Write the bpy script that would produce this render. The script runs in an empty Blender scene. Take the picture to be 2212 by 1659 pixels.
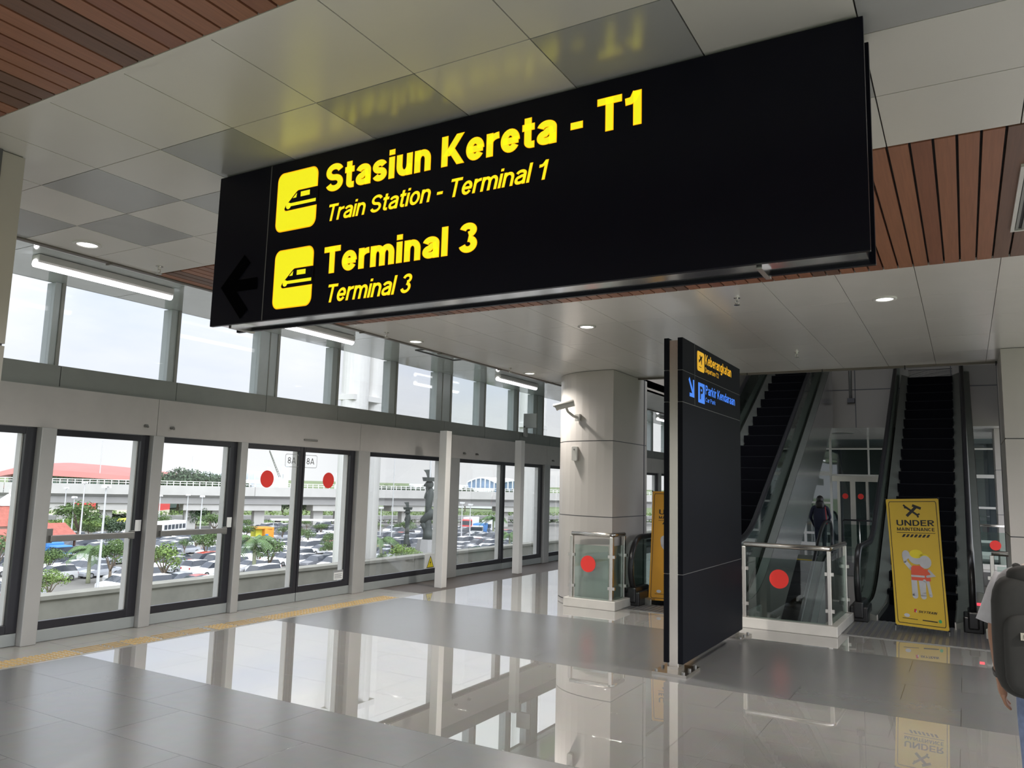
import bpy, math, random
import numpy as np
from mathutils import Vector, Matrix
random.seed(7)
sc = bpy.context.scene
COL = sc.collection
PI = math.pi

# ------------------------------------------------------------------ camera
def cam_axes(yaw, pitch, roll):
    f = Vector((-math.sin(yaw) * math.cos(pitch), math.cos(yaw) * math.cos(pitch), math.sin(pitch)))
    r = Vector((math.cos(yaw), math.sin(yaw), 0))
    u = r.cross(f)
    return f, r * math.cos(roll) + u * math.sin(roll), u * math.cos(roll) - r * math.sin(roll)
cf, cr, cu = cam_axes(math.radians(30.22), math.radians(7.32), math.radians(1.53))
cd = bpy.data.cameras.new('camera')
cam = bpy.data.objects.new('camera', cd)
COL.objects.link(cam)
cd.sensor_width = 36
cd.lens = 1680 / 2212 * 36
cd.clip_end = 4000
M3 = Matrix((cr, cu, -cf)).transposed()
cam.matrix_world = Matrix.Translation((0, 0, 1.65)) @ M3.to_4x4()
sc.camera = cam

# ------------------------------------------------------------------ world: bright overcast sky with soft clouds
w = bpy.data.worlds.new('sky')
sc.world = w
w.use_nodes = True
nt = w.node_tree
nt.nodes.clear()
def N(t, **k):
    n = nt.nodes.new(t)
    for a, b in k.items():
        setattr(n, a, b)
    return n
tc = N('ShaderNodeTexCoord')
mp = N('ShaderNodeMapping')
mp.inputs['Scale'].default_value = (1, 1, 3.2)
noi = N('ShaderNodeTexNoise')
noi.inputs['Scale'].default_value = 2.6
noi.inputs['Detail'].default_value = 7
noi.inputs['Roughness'].default_value = 0.55
rmp = N('ShaderNodeValToRGB')
rmp.color_ramp.elements[0].position = 0.36
rmp.color_ramp.elements[0].color = (0.72, 0.79, 0.97, 1)
rmp.color_ramp.elements[1].position = 0.62
rmp.color_ramp.elements[1].color = (0.97, 0.98, 1.0, 1)
nt.links.new(tc.outputs['Generated'], mp.inputs['Vector'])
nt.links.new(mp.outputs['Vector'], noi.inputs['Vector'])
nt.links.new(noi.outputs['Fac'], rmp.inputs['Fac'])
# the cloud cover is thinner, so brighter, towards the hidden sun (behind and to the right of the viewer)
dot = N('ShaderNodeVectorMath', operation='DOT_PRODUCT')
dot.inputs[1].default_value = Vector((0.80, -0.36, 0.48)).normalized()
nt.links.new(tc.outputs['Generated'], dot.inputs[0])
sr = N('ShaderNodeMapRange')
sr.interpolation_type = 'SMOOTHSTEP'
sr.inputs['From Min'].default_value = 0.25
sr.inputs['From Max'].default_value = 1.0
sr.inputs['To Min'].default_value = 0.86
sr.inputs['To Max'].default_value = 2.6
nt.links.new(dot.outputs['Value'], sr.inputs['Value'])
sx = N('ShaderNodeSeparateXYZ')
nt.links.new(tc.outputs['Generated'], sx.inputs['Vector'])
hz = N('ShaderNodeMapRange')
hz.interpolation_type = 'SMOOTHSTEP'
hz.inputs['From Min'].default_value = 0.0
hz.inputs['From Max'].default_value = 0.22
hz.inputs['To Min'].default_value = 0.85
hz.inputs['To Max'].default_value = 0.0
nt.links.new(sx.outputs['Z'], hz.inputs['Value'])
hm = N('ShaderNodeMixRGB')
hm.inputs['Color2'].default_value = (1.08, 1.08, 1.10, 1)
nt.links.new(hz.outputs['Result'], hm.inputs['Fac'])
nt.links.new(rmp.outputs['Color'], hm.inputs['Color1'])
bg = N('ShaderNodeBackground')
nt.links.new(hm.outputs['Color'], bg.inputs['Color'])
el = N('ShaderNodeMapRange')      # an overcast sky grows brighter towards the zenith
el.inputs['From Min'].default_value = 0.08
el.inputs['From Max'].default_value = 0.9
el.inputs['To Min'].default_value = 1.0
el.inputs['To Max'].default_value = 2.2
nt.links.new(sx.outputs['Z'], el.inputs['Value'])
mu = N('ShaderNodeMath', operation='MULTIPLY')
nt.links.new(sr.outputs['Result'], mu.inputs[0])
nt.links.new(el.outputs['Result'], mu.inputs[1])
nt.links.new(mu.outputs['Value'], bg.inputs['Strength'])
wo = N('ShaderNodeOutputWorld')
nt.links.new(bg.outputs['Background'], wo.inputs['Surface'])

# soft veiled sun
sd = bpy.data.lights.new('veiled_sun', 'SUN')
sd.energy = 0.7
sd.angle = math.radians(14)
sd.color = (1, 0.97, 0.92)
so = bpy.data.objects.new('veiled_sun', sd)
COL.objects.link(so)
so.rotation_euler = Vector((0.80, -0.36, 0.9)).to_track_quat('Z', 'Y').to_euler()

sc.view_settings.view_transform = 'Standard'
sc.view_settings.look = 'None'
sc.view_settings.gamma = 1
sc.view_settings.use_curve_mapping = False
sc.view_settings.exposure = 0.22
sc.cycles.max_bounces = 10
sc.cycles.diffuse_bounces = 5
sc.cycles.glossy_bounces = 4
sc.cycles.transparent_max_bounces = 24
sc.cycles.sample_clamp_indirect = 6
sc.cycles.caustics_reflective = False
sc.cycles.caustics_refractive = False
sc.cycles.use_denoising = True

# ------------------------------------------------------------------ materials
def newmat(name):
    m = bpy.data.materials.new(name)
    m.use_nodes = True
    return m, m.node_tree, m.node_tree.nodes['Principled BSDF']
def pmat(name, col, rough=0.5, metal=0.0, var=0.06, scale=6.0, bump=0.0, ior=1.5, emit=None, es=0.0, coat=0.0, stretch=(1, 1, 1)):
    m, t, b = newmat(name)
    b.inputs['Roughness'].default_value = rough
    b.inputs['Metallic'].default_value = metal
    b.inputs['IOR'].default_value = ior
    b.inputs['Coat Weight'].default_value = coat
    c = t.nodes.new('ShaderNodeTexCoord')
    mpn = t.nodes.new('ShaderNodeMapping')
    mpn.inputs['Scale'].default_value = stretch
    n = t.nodes.new('ShaderNodeTexNoise')
    n.inputs['Scale'].default_value = scale
    n.inputs['Detail'].default_value = 4
    r = t.nodes.new('ShaderNodeValToRGB')
    lo = [max(0, x * (1 - var)) for x in col]
    hi = [min(1, x * (1 + var)) for x in col]
    r.color_ramp.elements[0].position = 0.3
    r.color_ramp.elements[1].position = 0.7
    r.color_ramp.elements[0].color = (*lo, 1)
    r.color_ramp.elements[1].color = (*hi, 1)
    t.links.new(c.outputs['Object'], mpn.inputs['Vector'])
    t.links.new(mpn.outputs['Vector'], n.inputs['Vector'])
    t.links.new(n.outputs['Fac'], r.inputs['Fac'])
    t.links.new(r.outputs['Color'], b.inputs['Base Color'])
    if bump:
        bp = t.nodes.new('ShaderNodeBump')
        bp.inputs['Strength'].default_value = bump
        bp.inputs['Distance'].default_value = 0.01
        t.links.new(n.outputs['Fac'], bp.inputs['Height'])
        t.links.new(bp.outputs['Normal'], b.inputs['Normal'])
    if emit:
        b.inputs['Emission Color'].default_value = (*emit, 1)
        b.inputs['Emission Strength'].default_value = es
    return m
def glassmat(name, tint, refl, rough=0.02, edge=0.45):
    m = bpy.data.materials.new(name)
    m.use_nodes = True
    t = m.node_tree
    t.nodes.clear()
    tr = t.nodes.new('ShaderNodeBsdfTransparent')
    tr.inputs['Color'].default_value = (*tint, 1)
    gl = t.nodes.new('ShaderNodeBsdfGlossy')
    gl.inputs['Roughness'].default_value = rough
    lw = t.nodes.new('ShaderNodeLayerWeight')
    lw.inputs['Blend'].default_value = 0.25
    mr = t.nodes.new('ShaderNodeMapRange')
    mr.inputs['To Min'].default_value = refl
    mr.inputs['To Max'].default_value = edge
    mx = t.nodes.new('ShaderNodeMixShader')
    o = t.nodes.new('ShaderNodeOutputMaterial')
    t.links.new(lw.outputs['Fresnel'], mr.inputs['Value'])
    t.links.new(mr.outputs['Result'], mx.inputs['Fac'])
    t.links.new(tr.outputs[0], mx.inputs[1])
    t.links.new(gl.outputs[0], mx.inputs[2])
    t.links.new(mx.outputs[0], o.inputs['Surface'])
    return m
def tilemat(name, col, rough, ior, mortar, var, off, bw=1.19, bh=0.58, spec=0.5):
    m, t, b = newmat(name)
    b.inputs['Specular IOR Level'].default_value = spec
    b.inputs['IOR'].default_value = ior
    c = t.nodes.new('ShaderNodeTexCoord')
    mpn = t.nodes.new('ShaderNodeMapping')
    mpn.inputs['Location'].default_value = off
    br = t.nodes.new('ShaderNodeTexBrick')
    br.offset = 0.36
    br.inputs['Scale'].default_value = 1
    br.inputs['Brick Width'].default_value = bw
    br.inputs['Row Height'].default_value = bh
    br.inputs['Mortar Size'].default_value = 0.0035
    br.inputs['Mortar Smooth'].default_value = 0.2
    br.inputs['Color1'].default_value = (*[x * (1 - var) for x in col], 1)
    br.inputs['Color2'].default_value = (*[x * (1 + var) for x in col], 1)
    br.inputs['Mortar'].default_value = (*mortar, 1)
    n = t.nodes.new('ShaderNodeTexNoise')
    n.inputs['Scale'].default_value = 9
    n.inputs['Detail'].default_value = 6
    mixn = t.nodes.new('ShaderNodeMixRGB')
    mixn.blend_type = 'MULTIPLY'
    mixn.inputs['Fac'].default_value = 0.18
    t.links.new(c.outputs['Object'], mpn.inputs['Vector'])
    t.links.new(mpn.outputs['Vector'], br.inputs['Vector'])
    t.links.new(c.outputs['Object'], n.inputs['Vector'])
    t.links.new(br.outputs['Color'], mixn.inputs['Color1'])
    t.links.new(n.outputs['Color'], mixn.inputs['Color2'])
    t.links.new(mixn.outputs['Color'], b.inputs['Base Color'])
    b.inputs['Roughness'].default_value = rough
    bp = t.nodes.new('ShaderNodeBump')
    bp.invert = True
    bp.inputs['Strength'].default_value = 0.25
    bp.inputs['Distance'].default_value = 0.004
    t.links.new(br.outputs['Fac'], bp.inputs['Height'])
    t.links.new(bp.outputs['Normal'], b.inputs['Normal'])
    return m
def emat(name, col, s, base=(0.02, 0.02, 0.02)):
    return pmat(name, base, rough=0.4, emit=col, es=s)

M = {}
M['tile_polished'] = tilemat('polished_tile', (0.37, 0.362, 0.345), 0.008, 4.0, (0.26, 0.25, 0.24), 0.03, (0.1, -0.35, 0), spec=0.75)
M['tile_matte'] = tilemat('matte_grey_tile', (0.16, 0.162, 0.162), 0.24, 1.95, (0.07, 0.07, 0.07), 0.05, (0.1, -0.35, 0))
M['tile_edge'] = tilemat('platform_edge_tile', (0.36, 0.35, 0.32), 0.22, 1.7, (0.2, 0.2, 0.19), 0.04, (0.3, -0.35, 0), 0.9, 0.6)
M['dark_mat'] = pmat('brown_platform_mat', (0.10, 0.085, 0.075), 0.6, bump=0.3, scale=60)
M['panel_light'] = pmat('ceiling_panel_white', (0.72, 0.70, 0.655), 0.28, ior=1.7, var=0.015, scale=3)
M['panel_dark'] = pmat('ceiling_panel_cross_grain', (0.44, 0.445, 0.44), 0.22, ior=1.8, var=0.02, scale=3)
M['panel_far'] = pmat('ceiling_panel_cream', (0.80, 0.775, 0.735), 0.2, ior=1.7, var=0.015, scale=3)
M['recess'] = pmat('recess_panel_gloss', (0.50, 0.55, 0.54), 0.05, ior=2.4, var=0.02, scale=4)
M['gap'] = pmat('panel_joint', (0.20, 0.19, 0.18), 0.8)
M['slat_a'] = pmat('terracotta_slat', (0.31, 0.132, 0.075), 0.42, var=0.12, scale=5, stretch=(20, 0.6, 20))
M['slat_b'] = pmat('brown_slat', (0.16, 0.082, 0.055), 0.42, var=0.12, scale=5, stretch=(20, 0.6, 20))
M['slat_c'] = pmat('red_brown_slat', (0.25, 0.10, 0.06), 0.4, var=0.12, scale=5, stretch=(20, 0.6, 20))
M['black'] = pmat('black_void', (0.008, 0.008, 0.009), 0.7)
M['trim_brown'] = pmat('bronze_trim', (0.16, 0.14, 0.12), 0.4, metal=0.3)
M['header'] = pmat('header_fascia_grey', (0.50, 0.48, 0.46), 0.45, var=0.03)
M['sill'] = pmat('sill_band_grey', (0.26, 0.27, 0.255), 0.35, metal=0.2, var=0.04)
M['post'] = pmat('door_post_grey', (0.42, 0.42, 0.41), 0.4, metal=0.25, var=0.03)
M['white_metal'] = pmat('white_coated_metal', (0.74, 0.73, 0.71), 0.4, var=0.02)
M['frame_black'] = pmat('black_door_frame', (0.018, 0.018, 0.024), 0.3)
M['kick'] = pmat('kick_panel_grey', (0.36, 0.39, 0.39), 0.4, metal=0.3, var=0.03)
M['bar'] = pmat('push_bar_grey', (0.22, 0.22, 0.21), 0.4, metal=0.4)
M['mullion'] = pmat('mullion_aluminium', (0.52, 0.56, 0.57), 0.35, metal=0.1, var=0.03)
M['mullion_dark'] = pmat('mullion_dark_edge', (0.32, 0.32, 0.30), 0.4, metal=0.1)  # darker grey strip down one edge of each mullion
M['glass'] = glassmat('clear_glass', (0.98, 0.99, 0.985), 0.015, edge=0.25)
M['glass_green'] = glassmat('green_tinted_glass', (0.95, 0.98, 0.97), 0.02, edge=0.25)
M['glass_barrier'] = glassmat('barrier_glass', (0.78, 0.86, 0.83), 0.07)
M['glass_dark'] = glassmat('facade_glass', (0.55, 0.64, 0.66), 0.10)
M['dot_red'] = pmat('red_film', (0.85, 0.045, 0.035), 0.5, var=0.02, emit=(0.9, 0.04, 0.03), es=0.0)
M['sticker_white'] = pmat('white_sticker', (0.78, 0.80, 0.80), 0.5, var=0.02)
M['sticker_grey'] = pmat('grey_print', (0.28, 0.29, 0.30), 0.6)
M['sticker_yellow'] = pmat('yellow_sticker', (0.80, 0.66, 0.03), 0.5)
M['ink'] = pmat('black_ink', (0.01, 0.01, 0.01), 0.6)
M['pillar'] = pmat('pillar_cladding_beige', (0.50, 0.47, 0.445), 0.36, metal=0.15, var=0.03, scale=2)
M['pillar_groove'] = pmat('pillar_joint', (0.10, 0.10, 0.11), 0.6)
M['steel'] = pmat('brushed_steel', (0.62, 0.59, 0.55), 0.26, metal=1.0, var=0.05, stretch=(40, 40, 1))
M['chrome'] = pmat('polished_chrome', (0.85, 0.85, 0.86), 0.16, metal=1.0)
M['deck'] = pmat('escalator_decking', (0.22, 0.23, 0.21), 0.38, metal=0.6, var=0.04)
M['clad'] = pmat('escalator_steel_cladding', (0.42, 0.42, 0.42), 0.16, metal=0.9, var=0.06)
M['rubber'] = pmat('black_rubber_handrail', (0.012, 0.012, 0.014), 0.3)
M['step'] = pmat('dark_escalator_step', (0.0030, 0.0030, 0.0042), 0.85, ior=1.12)
M['step_edge'] = pmat('step_edge_grey', (0.009, 0.009, 0.011), 0.7, ior=1.2)
M['yellow_line'] = pmat('yellow_comb_line', (0.65, 0.45, 0.05), 0.5)
M['stone'] = pmat('white_stone_kerb', (0.62, 0.60, 0.56), 0.25, var=0.05)
M['sign_black'] = pmat('sign_face_black', (0.004, 0.004, 0.009), 0.3, ior=1.22)
M['arrow_black'] = pmat('unlit_arrow', (0.001, 0.001, 0.0015), 0.7, ior=1.05)
M['sign_yellow'] = emat('backlit_yellow', (0.80, 0.74, 0.010), 0.86, (0.4, 0.4, 0.01))
M['sign_bloom'] = emat('amber_bloom', (1.0, 0.50, 0.0), 0.8, (0.4, 0.2, 0.01))  # bloom around the lit letters, painted as amber glowing shapes behind them
M['totem_face'] = pmat('totem_charcoal', (0.0065, 0.0075, 0.011), 0.55, var=0.1, scale=2, ior=1.17)
M['totem_edge'] = pmat('totem_edge_navy', (0.004, 0.004, 0.012), 0.35)
M['totem_yellow'] = emat('totem_amber', (0.75, 0.40, 0.01), 0.62, (0.5, 0.3, 0.02))
M['totem_blue'] = emat('totem_blue', (0.045, 0.20, 0.75), 0.75, (0.05, 0.15, 0.5))
M['line_grey'] = pmat('thin_joint_grey', (0.13, 0.13, 0.13), 0.5)
M['banner_yellow'] = pmat('banner_yellow_vinyl', (0.62, 0.42, 0.03), 0.5, var=0.03, scale=3)
M['banner_light_tint'] = pmat('yellow_vinyl_light_tint', (0.62, 0.30, 0.012), 0.5, var=0.03, scale=3)  # same yellow vinyl, with the orange cast of its lighting put into the colour
M['fig_white'] = pmat('printed_white', (0.50, 0.51, 0.54), 0.6, var=0.08)
M['fig_vest'] = pmat('printed_orange_vest', (0.70, 0.10, 0.05), 0.6)
M['fig_hat'] = pmat('printed_yellow_hat', (0.75, 0.62, 0.03), 0.6)
M['print_red'] = pmat('printed_red', (0.55, 0.03, 0.04), 0.6)
M['print_green'] = pmat('printed_green', (0.05, 0.40, 0.15), 0.6)
M['pole_grey'] = pmat('banner_pole_grey', (0.32, 0.33, 0.34), 0.4, metal=0.5)
M['lamp_white'] = emat('lamp_diffuser', (1.0, 0.97, 0.92), 5.0, (0.8, 0.8, 0.8))
M['tube_white'] = emat('tube_diffuser', (0.98, 0.95, 1.0), 4.0, (0.8, 0.8, 0.8))
M['plastic_white'] = pmat('white_plastic', (0.70, 0.69, 0.66), 0.4, var=0.02)
M['lens'] = pmat('camera_lens', (0.02, 0.02, 0.02), 0.1)
M['led_red'] = emat('red_led', (1.0, 0.05, 0.08), 1.5)
M['tactile'] = pmat('tactile_yellow', (0.42, 0.28, 0.10), 0.5, var=0.1)
M['tactile_pale'] = pmat('tactile_pale', (0.38, 0.32, 0.22), 0.4, var=0.06)
M['concrete'] = pmat('parapet_concrete', (0.27, 0.262, 0.225), 0.85, var=0.12, scale=3, bump=0.2)
M['concrete_dark'] = pmat('track_concrete', (0.20, 0.20, 0.19), 0.9, var=0.1)
M['concrete_light'] = pmat('viaduct_concrete', (0.43, 0.42, 0.40), 0.85, var=0.06, scale=0.3)
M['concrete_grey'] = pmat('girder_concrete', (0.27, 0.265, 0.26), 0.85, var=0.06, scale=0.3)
M['upper_panel'] = pmat('upper_wall_panel', (0.29, 0.265, 0.235), 0.45, var=0.03, scale=1)

# ------------------------------------------------------------------ mesh helpers
class MB:
    def __init__(s):
        s.v, s.f, s.m = [], [], []
    def add(s, vs, fs, mi=0):
        o = len(s.v)
        s.v += [tuple(p) for p in vs]
        s.f += [tuple(i + o for i in f) for f in fs]
        s.m += [mi] * len(fs)
        return s
    def box(s, x0, x1, y0, y1, z0, z1, mi=0):
        vs = [(x, y, z) for z in (z0, z1) for y in (y0, y1) for x in (x0, x1)]
        return s.add(vs, [(0, 2, 3, 1), (4, 5, 7, 6), (0, 1, 5, 4), (2, 6, 7, 3), (0, 4, 6, 2), (1, 3, 7, 5)], mi)
    def poly(s, pts, mi=0):
        return s.add(pts, [tuple(range(len(pts)))], mi)
    def prism(s, pts, d, mi=0):
        n = len(pts)
        d = Vector(d)
        vs = [Vector(p) for p in pts] + [Vector(p) + d for p in pts]
        fs = [tuple(range(n))[::-1], tuple(range(n, 2 * n))] + [(i, (i + 1) % n, n + (i + 1) % n, n + i) for i in range(n)]
        return s.add(vs, fs, mi)
    def frustum(s, p, q, r, n=12, mi=0, r2=None):
        p, q = Vector(p), Vector(q)
        r2 = r if r2 is None else r2
        d = (q - p).normalized()
        a = d.orthogonal().normalized()
        b = d.cross(a)
        vs = []
        for c, rr in ((p, r), (q, r2)):
            vs += [c + (a * math.cos(2 * PI * i / n) + b * math.sin(2 * PI * i / n)) * rr for i in range(n)]
        fs = [tuple(range(n))[::-1], tuple(range(n, 2 * n))] + [(i, (i + 1) % n, n + (i + 1) % n, n + i) for i in range(n)]
        return s.add(vs, fs, mi)
    def tube(s, pts, r, n=8, mi=0, sx=1.0, up=(0, 0, 1)):
        pts = [Vector(p) for p in pts]
        rings = []
        k = len(pts)
        ref = None
        for i, p in enumerate(pts):
            d = (pts[min(i + 1, k - 1)] - pts[max(i - 1, 0)]).normalized()
            a = ref - d * ref.dot(d) if ref is not None else d.orthogonal()
            a.normalize()
            ref = a
            b = d.cross(a)
            rr = r[i] if isinstance(r, (list, tuple)) else r
            rings.append([p + a * math.cos(2 * PI * j / n) * rr * sx + b * math.sin(2 * PI * j / n) * rr for j in range(n)])
        vs = [q for g in rings for q in g]
        fs = [tuple(range(n))[::-1], tuple(range((k - 1) * n, k * n))]
        for i in range(k - 1):
            fs += [(i * n + j, i * n + (j + 1) % n, (i + 1) * n + (j + 1) % n, (i + 1) * n + j) for j in range(n)]
        return s.add(vs, fs, mi)
    def ball(s, c, r, n=10, m=6, mi=0):
        c = Vector(c)
        r = Vector(r) if not isinstance(r, (int, float)) else Vector((r, r, r))
        vs, fs = [], []
        for i in range(m + 1):
            t = PI * i / m
            for j in range(n):
                p = 2 * PI * j / n
                vs.append((c.x + r.x * math.sin(t) * math.cos(p), c.y + r.y * math.sin(t) * math.sin(p), c.z - r.z * math.cos(t)))
        for i in range(m):
            fs += [(i * n + j, i * n + (j + 1) % n, (i + 1) * n + (j + 1) % n, (i + 1) * n + j) for j in range(n)]
        return s.add(vs, fs, mi)
    def sweep(s, sec, path, mi=0):
        # sec: closed (x, dz) polygon; path: list of (y, z) - vertical sections along Y
        n = len(sec)
        vs = [(x, y, z + dz) for (y, z) in path for (x, dz) in sec]
        k = len(path)
        fs = [tuple(range(n)), tuple(range((k - 1) * n, k * n))[::-1]]
        for i in range(k - 1):
            fs += [(i * n + j, (i + 1) * n + j, (i + 1) * n + (j + 1) % n, i * n + (j + 1) % n) for j in range(n)]
        return s.add(vs, fs, mi)
    def build(s, name, mats, parent=None, smooth=False, bevel=0, origin=None, local=False):
        if not isinstance(mats, (list, tuple)):
            mats = [mats]
        a = np.array(s.v, dtype=float)
        if local:
            off = Vector((0, 0, 0))
        elif parent is not None:
            off = wloc(parent)
        elif origin is not None:
            off = Vector(origin)
        else:
            lo, hi = a.min(0), a.max(0)
            off = Vector(((lo[0] + hi[0]) / 2, (lo[1] + hi[1]) / 2, lo[2]))
        me = bpy.data.meshes.new(name)
        me.from_pydata([tuple(p) for p in (a - np.array(off))], [], s.f)
        for mm in mats:
            me.materials.append(M[mm] if isinstance(mm, str) else mm)
        me.polygons.foreach_set('material_index', s.m)
        if smooth:
            me.polygons.foreach_set('use_smooth', [True] * len(s.f))
        me.update()
        o = bpy.data.objects.new(name, me)
        COL.objects.link(o)
        if parent is not None:
            o.parent = parent
        elif not local:
            o.location = off
        if bevel:
            b = o.modifiers.new('bevel', 'BEVEL')
            b.width = bevel
            b.segments = 2
            b.limit_method = 'ANGLE'
        return o
def wloc(o):
    v = Vector((0, 0, 0))
    while o is not None:
        v = v + o.location
        o = o.parent
    return v
def tag(o, label=None, cat=None, group=None, kind=None):
    if label: o['label'] = label
    if cat: o['category'] = cat
    if group: o['group'] = group
    if kind: o['kind'] = kind
    return o
def thing(name, label, cat, loc=(0, 0, 0), group=None, kind=None):
    o = bpy.data.objects.new(name, None)
    o.empty_display_size = 0.1
    COL.objects.link(o)
    o.location = loc
    return tag(o, label, cat, group, kind)
def kids(o, memo={}):
    return [c for c in bpy.data.objects if c.parent == o]
def tree_of(o):
    return (o, [tree_of(c) for c in kids(o)])
def copy_tree(t, parent=None):
    o, ch = t
    c = o.copy()
    COL.objects.link(c)
    if parent is not None:
        c.parent = parent
    for x in ch:
        copy_tree(x, c)
    return c
def arc(cx, cy, rx, ry, a0, a1, n=12):
    return [(cx + rx * math.cos(math.radians(a0 + (a1 - a0) * i / n)), cy + ry * math.sin(math.radians(a0 + (a1 - a0) * i / n))) for i in range(n + 1)]
def rrect(x0, y0, x1, y1, r, n=6):
    return arc(x1 - r, y1 - r, r, r, 0, 90, n) + arc(x0 + r, y1 - r, r, r, 90, 180, n) + arc(x0 + r, y0 + r, r, r, 180, 270, n) + arc(x1 - r, y0 + r, r, r, 270, 360, n)

# ------------------------------------------------------------------ lettering (stroke-built sans serif)
X = 0.74
def glyph(ch, w):
    h = w / 2
    R, D = [], []          # ribbons, diagonals with level ends
    def bowl(x0, x1, y0, y1):
        return arc((x0 + x1) / 2, (y0 + y1) / 2, (x1 - x0) / 2 - h, (y1 - y0) / 2 - h, 0, 360, 28)
    def arch(x0, x1):
        cx, ry = (x0 + x1) / 2, 0.24
        return arc(cx, X - h - ry, (x1 - x0) / 2 - h, ry, 180, 0, 14) + [(x1 - h, 0)]
    c = ch
    if c == ' ': return R, D, 0.30
    if c == '-': return [[(0.03, 0.37), (0.35, 0.37)]], D, 0.38
    if c == 'S':
        W, k = 0.68, 0.25 - h / 2
        R.append(arc(W / 2, 1 - h - k, W / 2 - h, k, 20, 180, 14) + arc(W / 2, 1 - h - k, W / 2 - h, k, 180, 255, 6)[1:] +
                 arc(W / 2, h + k, W / 2 - h, k, 75, 0, 6)[0:] + arc(W / 2, h + k, W / 2 - h, k, 0, -160, 14)[1:])
    elif c == 's':
        W, k = 0.52, (X - w) / 4
        R.append(arc(W / 2, X - h - k, W / 2 - h, k, 20, 255, 16) + arc(W / 2, h + k, W / 2 - h, k, 75, -160, 16))
    elif c == 't':
        W = 0.35
        R += [[(0.16, 0.95), (0.16, h + 0.10)] + arc(0.16 + 0.11, h + 0.10, 0.11, 0.10, 180, 270, 6)[1:] + [(W, h)], [(0, X - h * 0.8), (W, X - h * 0.8)]]
    elif c == 'a':
        W = 0.56
        R += [arc(W / 2, X - h - 0.15, W / 2 - h, 0.15, 165, 0, 12) + [(W - h, 0.10)], [(W - h, 0.3), (W - h, 0.0)]]
        R += [[(W - h, 0.44), (W * 0.55, 0.41)] + arc(h + 0.14, 0.215, 0.14, 0.215 - h, 90, 270, 12) + arc(W * 0.45, 0.24, W * 0.55 - h, 0.24 - h, 270, 360, 8)]
    elif c == 'i':
        W = w
        R += [[(h, 0), (h, X)], [(h, 1 - w * 0.85), (h, 1.0)]]
    elif c == 'l':
        W = w
        R.append([(h, 0), (h, 1)])
    elif c == 'u':
        W = 0.56
        R += [[(h, X), (h, 0.26 + h)] + arc(W / 2, 0.26 + h, W / 2 - h, 0.26, 180, 360, 14), [(W - h, 0), (W - h, X)]]
    elif c == 'n':
        W = 0.56
        R += [[(h, 0), (h, X)], arch(0, W)]
    elif c == 'm':
        W = 0.88
        R += [[(h, 0), (h, X)], arch(0, W / 2 + h), arch(W / 2 - h, W)]
    elif c == 'r':
        W = 0.36
        R += [[(h, 0), (h, X)], arc(W + 0.02, X - h - 0.22, W + 0.02 - h, 0.22, 180, 90, 8)]
    elif c == 'o':
        W = 0.60
        R.append(bowl(0, W, -0.01, X + 0.01))
    elif c == 'e':
        W = 0.57
        R += [arc(W / 2, X / 2, W / 2 - h, X / 2 - h, 0, 325, 24), [(h * 0.8, X / 2 - 0.01), (W - h * 0.4, X / 2 - 0.01)]]
    elif c in 'bpdgq':
        W = 0.60
        R.append(bowl(0, W, 0, X))
        if c == 'b': R.append([(h, 0), (h, 1)])
        if c == 'p': R.append([(h, -0.27), (h, X)])
        if c == 'd': R.append([(W - h, 0), (W - h, 1)])
        if c == 'g': R += [[(W - h, X), (W - h, -0.05)] + arc(W / 2, -0.05, W / 2 - h, 0.16, 0, -160, 10)]
    elif c == 'k':
        W = 0.54
        R.append([(h, 0), (h, 1)])
        D += [(w * 0.9, 0.26, W - h * 1.1, X), (0.24, 0.42, W - h, 0)]
    elif c == 'K':
        W = 0.74
        R.append([(h, 0), (h, 1)])
        D += [(w * 0.9, 0.33, W - h * 1.3, 1), (0.30, 0.56, W - h * 1.1, 0)]
    elif c == 'T':
        W = 0.64
        R += [[(0, 1 - h), (W, 1 - h)], [(W / 2, 0), (W / 2, 1)]]
    elif c == '1':
        W = 0.42
        R += [[(W - h, 0), (W - h, 1)], [(0.02, 0.73), (0.15, 0.74), (0.23, 0.79), (W - h * 1.2, 0.97)]]
    elif c == '3':
        W = 0.58
        R += [arc(W / 2, 0.755, W / 2 - h - 0.02, 0.245 - h, 165, -80, 16), arc(W / 2, 0.28, W / 2 - h, 0.28 - h, 85, -165, 18)]
    elif c == '8':
        W = 0.58
        R += [bowl(0.03, W - 0.03, 0.46, 1.0), bowl(0, W, 0, 0.55)]
    elif c == '2':
        W = 0.58
        R += [arc(W / 2, 0.72, W / 2 - h, 0.28 - h, 170, -35, 14) + [(h * 1.3, h + 0.02)], [(0, h), (W, h)]]
    elif c in 'DPRB':
        W = 0.68 if c == 'D' else 0.64
        R.append([(h, 0), (h, 1)])
        if c == 'D':
            R.append([(h, 1 - h)] + arc(W - 0.34, 0.5, 0.34 - h, 0.5 - h, 90, -90, 18) + [(h, h)])
        else:
            R.append([(h, 1 - h)] + arc(W - 0.28, 0.72, 0.28 - h, 0.28 - h, 90, -90, 14) + [(h, 0.44 + h)])
            if c == 'R': D.append((W * 0.45, 0.48, W - h, 0))
    elif c == 'C':
        W = 0.70
        R.append(arc(W / 2, 0.5, W / 2 - h, 0.5 - h, 45, 315, 22))
    elif c == 'U':
        W = 0.68
        R.append([(h, 1), (h, 0.3)] + arc(W / 2, 0.3, W / 2 - h, 0.3 - h, 180, 360, 14)[1:] + [(W - h, 1)])
    elif c == 'N':
        W = 0.70
        R += [[(h, 0), (h, 1)], [(W - h, 0), (W - h, 1)]]
        D.append((h, 1, W - h, 0))
    elif c == 'M':
        W = 0.84
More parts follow.
